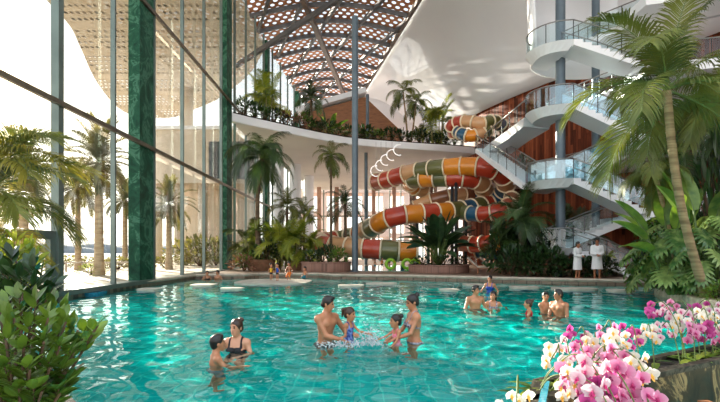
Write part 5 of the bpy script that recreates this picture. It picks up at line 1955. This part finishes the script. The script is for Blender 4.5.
mb = MB(); mb.prism(rounded(1.0, 6.7, -4.2, 0, .9), 9.9, 14.2); mb.build('dark_window_band', M['dark'], pav)
for x in (-5.2, -2.6, 0.2, 3.2, 5.9):
    mb = MB(); mb.lathe([(.55, 0), (.55, 9.4)], (x, -2.6, 0), 18); mb.build('column', stucco, pav, True)
mb = MB(); mb.box(-5, 6, 2.0, 2.3, 0, 9.4); mb.build('rear_wall', stucco, pav)
mb = MB(); mb.lathe([(.85, 16.0), (.85, 22.6)], (-3.6, 2.5, 0), 18); mb.build('canopy_column', stucco, pav, True)

# ================================================================== ORCHIDS AND THEIR PLANTER
u_ = Vector((.872, .49, 0)).normalized(); n_ = Vector((-u_.y, u_.x, 0))
F0 = Vector((.83, 2.40, 0))
PT = .70
op = thing('orchid_planter', 'brown veined marble planter box of orchids in the near right corner', 'planter', (1.6, 2.9, POOLZ))
def loc(p): return (p[0] - 1.6, p[1] - 2.9)
B0 = Vector((1.02, 2.83, 0))
poly = [loc(F0), loc(F0 + u_ * 3.4), loc(F0 + u_ * 3.4 + n_ * .46), loc(B0 + u_ * .28)]
poly = [loc(F0), loc(F0 + u_ * 3.4), loc(F0 + u_ * 3.4 + n_ * .34), loc(B0)]
mb = MB(); mb.prism(poly, 0, PT - POOLZ - .03); mb.build('box', M['brown_marble'], op)
mb = MB()
pz = PT - POOLZ
ring_o = [Vector((*p, 0)) for p in poly]
c_ = sum(ring_o, Vector()) / 4
for a, b_ in zip(ring_o, ring_o[1:] + ring_o[:1]):
    ins = Vector((-(b_ - a).y, (b_ - a).x, 0)).normalized() * .03
    mb.bar(a + ins + Vector((0, 0, pz - .015)), b_ + ins + Vector((0, 0, pz - .015)), .06, .035)
mb.build('rim', M['dark_marble'], op)
mb = MB()
a, b_ = ring_o[3], ring_o[0]
ins = Vector((-(b_ - a).y, (b_ - a).x, 0)).normalized() * .075
mb.bar(a.lerp(b_, .06) + ins + Vector((0, 0, pz - .012)), b_ + ins + Vector((0, 0, pz - .012)), .035, .036)
mb.build('mosaic_strip', M['aqua_tile'], op)
mb = MB(); mb.prism([tuple((Vector((*p, 0)) * .96 + c_ * .04)[:2]) for p in poly], pz - .04, pz - .025); mb.build('soil', M['soil'], op)
bn = thing('timber_bench', 'brown timber ledge in the near right corner below the marble planter', 'bench', (2.6, 2.6, 0))
mb = MB()
a = at(700, 401, 2.35); b_ = at(760, 384, 2.75)
mb.bar(a - Vector((2.6, 2.6, 0)) + Vector((.08, -.22, -.06)), b_ - Vector((2.6, 2.6, 0)) + Vector((.4, -.1, -.06)), .42, .06)
mb.build('seat', M['slat_wood'], bn)
mb = MB()
for q in (.25, .8):
    c = (a - Vector((2.6, 2.6, 0))).lerp(b_ - Vector((2.6, 2.6, 0)), q)
    mb.box(c.x - .03, c.x + .03, c.y - .15, c.y + .1, -1.0, c.z - .05)
mb.build('support', M['slat_wood'], bn)


def petal_mat(name, base, edge_, throat):
    m, nt, b, out = new_mat(name)
    tc = node(nt, 'ShaderNodeTexCoord')
    gr = node(nt, 'ShaderNodeVectorMath', operation='LENGTH'); nt.links.new(tc.outputs['Object'], gr.inputs[0])
    nz = node(nt, 'ShaderNodeTexNoise', Scale=40.0, Detail=2.0); nt.links.new(tc.outputs['Object'], nz.inputs['Vector'])
    ma = node(nt, 'ShaderNodeMath', operation='MULTIPLY_ADD'); nt.links.new(gr.outputs['Value'], ma.inputs[0]); ma.inputs[1].default_value = 20.0
    mb_ = node(nt, 'ShaderNodeMath', operation='MULTIPLY'); nt.links.new(nz.outputs['Fac'], mb_.inputs[0]); mb_.inputs[1].default_value = .25
    nt.links.new(mb_.outputs[0], ma.inputs[2])
    col = ramp(nt, ma.outputs[0], [(.12, throat), (.38, base), (.95, edge_)])
    nt.links.new(col, b.inputs['Base Color'])
    b.inputs['Roughness'].default_value = .5
    t = node(nt, 'ShaderNodeBsdfTranslucent'); nt.links.new(col, t.inputs['Color'])
    mx = node(nt, 'ShaderNodeMixShader'); mx.inputs[0].default_value = .4
    nt.links.new(b.outputs[0], mx.inputs[1]); nt.links.new(t.outputs[0], mx.inputs[2]); nt.links.new(mx.outputs[0], out.inputs[0])
    return m
PET = {'white': petal_mat('white_petal', srgb(234, 226, 212), srgb(240, 234, 224), srgb(226, 204, 140)),
       'blush': petal_mat('blush_petal', srgb(230, 184, 198), srgb(236, 216, 220), srgb(196, 70, 130)),
       'pink': petal_mat('pink_petal', srgb(214, 116, 164), srgb(226, 160, 188), srgb(176, 34, 106)),
       'magenta': petal_mat('magenta_petal', srgb(186, 48, 132), srgb(204, 86, 156), srgb(140, 18, 86))}
LIPM = {'white': pm('yellow_lip', srgb(232, 190, 70), srgb(220, 150, 60)), 'blush': pm('magenta_lip', srgb(196, 40, 110), srgb(170, 30, 90)), 'pink': pm('purple_lip', srgb(170, 24, 96), srgb(150, 20, 80)), 'magenta': pm('deep_lip', srgb(130, 14, 80), srgb(110, 10, 66))}


def bloom_mesh(colr, seed):
    """faces +x; about 9 cm wide"""
    rn = random.Random(seed)
    mb = MB()
    for ang, L_, W_, off in ((90, .044, .030, 0), (215, .043, .029, 0), (325, .043, .029, 0)):
        a = R(ang + rn.uniform(-6, 6))
        d = Vector((.12, math.cos(a), math.sin(a)))
        leaf_blade(mb, (0, 0, 0), d, (1, 0, 0), L_, W_, 0.04, -.12, 5, 0, lambda t: math.sin(PI * min(1, t ** .75 * .95 + .05)) ** .7)
    for ang in (18, 162):
        a = R(ang + rn.uniform(-6, 6))
        d = Vector((.20, math.cos(a), math.sin(a)))
        leaf_blade(mb, (.004, 0, 0), d, (1, 0, 0), .047, .054, 0.05, -.10, 6, 0, lambda t: math.sin(PI * min(1, t ** .7 * .95 + .05)) ** .55)
    return mb.mesh('bloom', PET[colr])


def lip_mesh(colr):
    mb = MB()
    mb.blob((.012, 0, -.006), (.008, .007, .010), 8, 6)
    for s in (-1, 1):
        leaf_blade(mb, (.010, 0, -.006), (.7, s * .6, -.2), (0, 0, 1), .018, .014, .2, .2, 3)
    leaf_blade(mb, (.012, 0, -.010), (.8, 0, -.7), (1, 0, 1), .024, .016, .2, .2, 4)
    return mb.mesh('lip', LIPM[colr])


BL = {c: [bloom_mesh(c, s_) for s_ in range(3)] for c in PET}
LP = {c: lip_mesh(c) for c in PET}
rnd = random.Random(33)
cname = {'white': 'white', 'blush': 'pale blush', 'pink': 'pink', 'magenta': 'magenta'}
# cluster centre in the photo, distance, colour, number of blooms, size, where it stands
ORCH = [(517, 402, 2.28, 'white', 5, .9, 'lowest one at the left planter corner'), (571, 383, 2.46, 'white', 8, 1.15, 'nearest to the mosaic strip'),
        (576, 384, 2.45, 'pink', 7, 1.2, 'hanging low before the white ones'), (592, 376, 2.42, 'blush', 7, 1.35, 'with large blooms in the near cluster'), (604, 392, 2.36, 'magenta', 5, 1.3, 'lowest in the near cluster'),
        (618, 385, 2.40, 'pink', 7, 1.45, 'with the largest blooms of all'), (636, 392, 2.42, 'pink', 6, 1.3, 'right end of the near cluster'), (636, 368, 2.6, 'white', 6, 1.2, 'by the marble face'), (616, 362, 2.7, 'pink', 7, 1.05, 'in the middle of the near cluster'), (598, 400, 2.3, 'blush', 6, 1.3, 'cut by the lower picture edge'),
        (557, 357, 2.72, 'white', 8, .95, 'farthest out over the water'), (562, 350, 2.8, 'blush', 5, .9, 'just above the one farthest over the water'), (578, 338, 3.0, 'magenta', 8, .9, 'tall, standing above the near cluster'), (582, 356, 2.85, 'pink', 8, .95, 'below the tall magenta one'), (596, 345, 2.95, 'white', 10, 1.0, 'tall at the heart of the near group'),
        (612, 340, 3.0, 'white', 9, .95, 'tall, right of the heart of the group'), (606, 358, 2.85, 'blush', 9, 1.0, 'filling the heart of the near group'), (622, 352, 2.95, 'white', 8, .95, 'right flank of the near group'), (606, 331, 3.1, 'pink', 6, .85, 'peeping over the white ones'),
        (629, 336, 3.15, 'magenta', 9, .95, 'alone between the two groups'), (646, 335, 3.2, 'white', 9, .95, 'tall, alone between the two groups'), (652, 311, 3.6, 'magenta', 6, .85, 'highest at the left of the far group'), (664, 313, 3.62, 'blush', 7, .85, 'second highest of the far group'),
        (672, 310, 3.75, 'pink', 7, .85, 'high in the far group'), (662, 332, 3.4, 'blush', 7, .9, 'low at the left of the far group'), (676, 324, 3.5, 'white', 9, .95, 'in the middle of the far group'), (686, 318, 3.6, 'blush', 8, .9, 'beside the middle white one'), (690, 332, 3.45, 'pink', 9, .95, 'below the middle of the far group'),
        (700, 318, 3.7, 'white', 8, .95, 'high, toward the right edge'), (704, 331, 3.5, 'magenta', 10, 1.0, 'most crowded one of the far group'), (714, 322, 3.7, 'white', 8, .95, 'second from the right edge'), (718, 312, 3.9, 'blush', 7, .9, 'highest at the right edge'), (718, 334, 3.6, 'pink', 8, 1.0, 'lowest at the right edge'), (700, 308, 3.9, 'magenta', 5, .85, 'topmost at the back of the far group')]
for px, py, d, colr, nbl, sz, where in ORCH:
    c = at(px, py, d)
    s = min(max((c - F0).dot(u_), .12), 3.2)
    base = F0 + u_ * s + n_ * rnd.uniform(.1, .2)
    base.z = PT - .03
    r = thing('orchid_plant', '%s orchid, %s' % (cname[colr], where), 'orchid', base, 0, 'orchids in the marble planter')
    lc = c - base
    lc.z = max(lc.z, .02)
    top = lc + Vector((0, 0, .035 * sz))
    ctrl = [Vector((0, 0, 0)), Vector((lc.x * .25, lc.y * .25, max(.12, lc.z * .75))), Vector((lc.x * .65, lc.y * .65, max(.16, top.z * 1.0 + .04))), top + Vector((0, 0, .01)), lc + (lc - Vector((0, 0, lc.z))).normalized() * .06 * sz + Vector((0, 0, -.05 * sz))]
    pts = catmull(ctrl, 5)
    mb = MB(); mb.tube(pts, [.0035] * len(pts), 5); mb.build('stem', M['stem'], r, True)
    for k in range(nbl):
        a = k * 2.4 + rnd.uniform(-.4, .4)
        rr = .055 * sz * math.sqrt((k + .4) / nbl) * 1.35
        p = lc + Vector((rr * math.cos(a) * 1.15, rnd.uniform(-.05, .05), rr * math.sin(a)))
        yaw = -PI / 2 + rnd.uniform(-.8, .8) - .15
        q = inst('bloom', BL[colr][k % 3], r, p, (rnd.uniform(-.3, .3), rnd.uniform(-.35, .25), yaw), sz * rnd.uniform(.66, .9))
        inst('lip', LP[colr], q)
    for k in range(3):
        mb = MB()
        a = k * 2.1 + rnd.uniform(0, 1)
        leaf_blade(mb, (0, 0, 0), (math.cos(a), math.sin(a), .55), (0, 0, 1), rnd.uniform(.13, .2), .05, .35, .12, 5)
        mb.build('leaf', M['leaf_lime' if k == 0 else 'leaf'], r)

# pale rose colonnaded block beyond the far glazing
ho = thing('colonnaded_block', 'pale rose colonnaded block outside, beyond the far glazing', 'building', (4, 92, .1))
rose = pm('pale_rose_render', srgb(214, 190, 180), srgb(202, 176, 166), scale=.4, rough=.9)
for k in range(9):
    x = -15 + k * 4.0
    mb = MB(); mb.box(x - .6, x + .6, -.6, .6, 0, 13); mb.build('pillar', rose, ho)
for z in (4.2, 8.4, 12.6):
    mb = MB(); mb.box(-15.6, 17.6, -.9, 5, z, z + .7); mb.build('floor_band', rose, ho)
# ================================================================== PEOPLE
def P(label, px, py_top, d, H, rot, **kw):
    """stands so that the top of the head is where it should be above the water"""
    c = at(px, py_top, d)
    return person(label, c.x, d, kw.pop('feet', c.z - H), H, rot, **kw)

V = Vector
P('shirtless man in grey trunks holding the small girl in the blue swimsuit', 325, 295.5, 7.75, 1.77, -42, wrists=[(.37, .24, 1.16), (.36, .02, 1.08)], fabric='grey', head_yaw=26, head_pitch=14, vs=.0085, fine=True, lean=.08)
P('small girl in a blue patterned swimsuit held by the man, arm stretched to the right', 349, 307.5, 7.6, 1.06, -35, male=False, child=True, wear='suit', fabric='blue_print', wrists=[(.47, .22, 1.17), (.10, -.42, 1.12)], hair='pony', head_yaw=10, head_pitch=6, vs=.0075, fine=True, poles=[(0, 0, -1), (0, 0, -1)], hmat='hair_brown')
P('small girl in a pink swimsuit reaching toward the other girl', 396.5, 314.5, 7.6, 1.0, -152, male=False, child=True, wear='suit', fabric='pink_print', wrists=[(.34, .28, 1.02), (.50, -.22, 1.16)], hair='bun', head_yaw=-12, head_pitch=0, vs=.0075, fine=True, poles=[(0, 0, -1), (0, 0, -1)])
P('woman in a dark patterned bikini standing behind the small girl in pink', 414, 294.5, 7.75, 1.70, -168, male=False, wear='bikini', fabric='navy_print', wrists=[(.36, .14, 1.06), (.36, -.12, 1.04)], hair='bun', head_yaw=0, head_pitch=16, vs=.0085, fine=True)
P('smiling woman in a black swimsuit, chest deep beside the boy', 237, 317.5, 7.1, 1.66, -98, male=False, wear='suit', fabric='black', wrists=[(.30, .16, 1.16), (.30, -.20, 1.14)], hair='bun', crouch=.20, head_yaw=-18, head_pitch=4, vs=.0085, fine=True, hmat='hair_brown', feet=-1.0 - .0, tone='fair')
P('dark haired boy chest deep, turned toward the smiling woman', 216, 335, 6.2, 1.34, 28, child=True, wrists=[(.40, .22, 1.13), (.42, -.16, 1.14)], fabric='teal', vs=.008, fine=True, head_pitch=-6)
P('bare chested man in the far pool beside the long haired woman', 475, 286, 12.4, 1.76, -75, wrists=[(.22, .24, 1.06), (.25, -.2, 1.06)], fabric='grey', crouch=.17, head_yaw=25, vs=.010, feet=-1.0)
P('long haired woman in a patterned top beside the bare chested man', 493, 292, 12.8, 1.64, -100, male=False, wear='suit', fabric='navy_print', wrists=[(.20, .34, 1.15), (.24, -.22, 1.14)], hair='long', crouch=.23, head_yaw=-22, vs=.010, feet=-1.0)
P('woman in a royal blue swimsuit walking through the far pool', 490, 276, 17.6, 1.62, -120, male=False, wear='suit', fabric='blue', wrists=[(.1, .3, .95), (.22, -.36, 1.02)], hair='bun', crouch=.03, vs=.012, feet=-1.0)
P('small child in a red swim shirt next to the boy and the man', 529, 299.5, 11.2, 1.20, 165, child=True, wear='shirt', fabric='red', wrists=[(.34, .2, 1.1), (.34, -.25, 1.1)], hair='bun', vs=.010, hmat='hair_brown')
P('boy with folded arms between the child in red and the man', 545, 292, 11.5, 1.46, -70, child=True, wrists=[(.22, -.02, 1.10), (.24, .04, 1.06)], fabric='grey', head_yaw=-30, vs=.010)
P('dark haired man turned left toward the boy and the child in red', 559, 290, 11.1, 1.77, -150, wrists=[(.26, .12, 1.05), (.30, -.05, 1.03)], fabric='black', crouch=.18, head_yaw=-20, vs=.010, feet=-1.0, tone='tan')
P('bather of the couple at the pool edge nearer to the glass', 207, 271, 25.4, 1.66, -60, male=False, wear='suit', fabric='black', hair='bun', crouch=.20, vs=.016, feet=-1.0)
P('bather of the couple at the pool edge by the second green column', 218, 271, 25.6, 1.70, -120, wear='trunks', hair='short', crouch=.22, vs=.016, feet=-1.0)
P('child in a yellow swim shirt standing on the long slab', 271, 261.5, 23.6, .84, -60, child=True, wear='shirt', fabric='yellow', vs=.014, feet=.06)
P('child in a blue swim shirt standing on the long slab', 277.5, 261, 23.3, .86, -120, child=True, wear='shirt', fabric='blue', vs=.014, feet=.06)
P('bather in orange trunks crouching at the long slab beside the children', 289, 262, 23.9, 1.1, -100, child=True, fabric='orange', vs=.014, feet=.06, crouch=.2, tone='tan')
P('small child sitting apart at the right end of the long slab', 305, 267, 24.4, .9, -120, child=True, fabric='teal', vs=.014, feet=.06, crouch=.25)
P('woman in a white bathrobe standing on the deck', 577.5, 238.5, 22.6, 1.74, -62, male=False, wear='robe', wrists=[(.24, .05, 1.08), (.26, -.06, 1.06)], hair='short', head_yaw=20, vs=.011, feet=DECK, tone='tan')
P('man in a white bathrobe standing on the deck', 597, 235, 22.4, 1.86, -105, wear='robe', wrists=[(.24, .06, 1.04), (.26, -.06, 1.06)], head_yaw=-25, vs=.011, feet=DECK, tone='tan')
for i, (px, py, d, H, rot, wear, fab, lab) in enumerate(((375, 264, 33, .8, -90, 'trunks', 'teal', 'toddler in the splash pool next to the front steel column'), (382, 263, 34, .9, -60, 'shirt', 'orange', 'child in an orange top in the splash pool'), (389, 257.5, 35, 1.2, -120, 'shirt', 'red', 'child in a red top standing among the green floats'),
                                                       (395, 256.5, 36, 1.25, -90, 'shirt', 'blue', 'child in a blue top between the green floats'), (411, 257.5, 36, 1.2, -70, 'trunks', 'yellow', 'child in yellow trunks close to the paradise planter'))):
    P(lab, px, py, d, H, rot, child=True, wear=wear, fabric=fab, vs=.02, feet=DECK)
lime = pm('lime_float', srgb(150, 196, 40), srgb(130, 176, 30), rough=.3)
for i, (px, d, lab) in enumerate(((390.5, 33, 'green swim ring float nearer to the steel column'), (407, 33.4, 'green swim ring float in the middle'), (415.5, 32.6, 'green swim ring float against the paradise planter'))):
    r = thing('swim_ring', lab, 'float', (at(px, 0, d).x, d, DECK + .42), 0, 'green swim rings in the splash pool')
    mb = MB(); mb.tube([(.30 * math.cos(a), 0, .30 * math.sin(a)) for a in np.linspace(0, 2 * PI, 24, endpoint=False)], .115, 10, 0, closed=True)
    mb.build('ring', lime, r, True)
    mb = MB(); mb.tube([(.30 * math.cos(a), -.10, .30 * math.sin(a)) for a in np.linspace(.3, .9, 8)], .045, 6); mb.build('handle', CL['yellow'], r, True)

# splash between the two girls: drops in the air
rnd = random.Random(9)
mb = MB()
for k in range(620):
    t = rnd.random()
    if k < 330:
        c = V((rnd.gauss(.16, .11), 7.5 + rnd.gauss(0, .08), abs(rnd.gauss(.02, .13))))
    else:
        c = V((rnd.gauss(-.28, .22), 7.4 + rnd.gauss(0, .1), abs(rnd.gauss(.0, .035))))
    mb.blob(c, rnd.uniform(.004, .015), 6, 4)
m, nt, b, out = new_mat('water_drop')
b.inputs['Base Color'].default_value = (.95, .98, 1, 1); b.inputs['Roughness'].default_value = .05; b.inputs['Transmission Weight'].default_value = .5
o = mb.build('splash', m, None, True)
tag(o, 'splash of water drops between the two small girls', 'splash', None, 'stuff')

for o in list(bpy.data.objects):
    if o.type == 'MESH' and o.name.split('.')[0] in ('body', 'swim_trunks', 'swimsuit', 'bikini_bottom', 'pedestal', 'floor', 'floor_planting_bed', 'floor_garden_bed', 'swim_shirt', 'edging_rock'):
        o.cycles.is_caustics_receiver = True

# ================================================================== LIGHT, SKY, CAMERA
AZ, EL = R(37.0), R(15.0)
SUN = V((-math.sin(AZ) * math.cos(EL), math.cos(AZ) * math.cos(EL), math.sin(EL)))
s = bpy.data.lights.new('sun', 'SUN')
s.energy = 20.0
s.color = (1.0, .89, .74)
s.angle = R(0.6)
s.cycles.is_caustics_light = True
so = link(bpy.data.objects.new('sun', s))
so.rotation_euler = SUN.to_track_quat('Z', 'Y').to_euler()

w = bpy.data.worlds.new('sky')
SC.world = w
w.use_nodes = True
nt = w.node_tree
bg = nt.nodes['Background']
tc = node(nt, 'ShaderNodeTexCoord')
sx = node(nt, 'ShaderNodeSeparateXYZ'); nt.links.new(tc.outputs['Generated'], sx.inputs[0])
sky = ramp(nt, sx.outputs[2], [(0.0, (2.1, 1.95, 1.78, 1)), (0.16, (2.0, 1.95, 1.9, 1)), (0.26, (1.3, 1.33, 1.36, 1)), (0.40, (.76, .87, .96, 1)), (0.7, (1.5, 1.7, 1.95, 1))])
dt = node(nt, 'ShaderNodeVectorMath', operation='DOT_PRODUCT'); nt.links.new(tc.outputs['Generated'], dt.inputs[0]); dt.inputs[1].default_value = SUN
mxm = node(nt, 'ShaderNodeMath', operation='MAXIMUM'); nt.links.new(dt.outputs['Value'], mxm.inputs[0]); mxm.inputs[1].default_value = 0
p1 = node(nt, 'ShaderNodeMath', operation='POWER'); nt.links.new(mxm.outputs[0], p1.inputs[0]); p1.inputs[1].default_value = 900
p2 = node(nt, 'ShaderNodeMath', operation='POWER'); nt.links.new(mxm.outputs[0], p2.inputs[0]); p2.inputs[1].default_value = 24
m1 = node(nt, 'ShaderNodeMixRGB', blend_type='MIX'); nt.links.new(p1.outputs[0], m1.inputs[0]); m1.inputs[1].default_value = (0, 0, 0, 1); m1.inputs[2].default_value = (9, 6.5, 3.4, 1)
m2 = node(nt, 'ShaderNodeMixRGB', blend_type='MIX'); nt.links.new(p2.outputs[0], m2.inputs[0]); m2.inputs[1].default_value = (0, 0, 0, 1); m2.inputs[2].default_value = (.75, .55, .3, 1)
a1 = node(nt, 'ShaderNodeMixRGB', blend_type='ADD'); a1.inputs[0].default_value = 1; nt.links.new(m1.outputs[0], a1.inputs[1]); nt.links.new(m2.outputs[0], a1.inputs[2])
a2 = node(nt, 'ShaderNodeMixRGB', blend_type='ADD'); a2.inputs[0].default_value = 1; nt.links.new(a1.outputs[0], a2.inputs[1]); 
my = node(nt, 'ShaderNodeMapRange'); nt.links.new(sx.outputs[1], my.inputs[0]); my.inputs[1].default_value = .2; my.inputs[2].default_value = -.8; my.inputs[3].default_value = 1.0; my.inputs[4].default_value = 1.25
sk = node(nt, 'ShaderNodeMixRGB', blend_type='MULTIPLY'); sk.inputs[0].default_value = 1; nt.links.new(sky, sk.inputs[1]); nt.links.new(my.outputs[0], sk.inputs[2])
nt.links.new(sk.outputs[0], a2.inputs[2])
nt.links.new(a2.outputs[0], bg.inputs[0])
bg.inputs[1].default_value = 1.12

c = bpy.data.cameras.new('camera')
c.sensor_width = 36
c.lens = 36 * FPX / 720
c.shift_y = (HORY - 201) / 720
c.clip_end = 5000
c.clip_start = .05
co = link(bpy.data.objects.new('camera', c))
co.location = (0, 0, CAMH)
co.rotation_euler = (PI / 2, 0, 0)
SC.camera = co
vs_ = SC.view_settings
vs_.view_transform = 'Standard'
vs_.look = 'None'
vs_.exposure = 0.0
vs_.gamma = 1.0
vs_.use_curve_mapping = False
cy = SC.cycles
cy.max_bounces = 10
cy.diffuse_bounces = 6
cy.glossy_bounces = 4
cy.transmission_bounces = 6
cy.transparent_max_bounces = 24
cy.sample_clamp_indirect = 6.0
cy.caustics_reflective = False
cy.caustics_refractive = True
cy.use_denoising = True
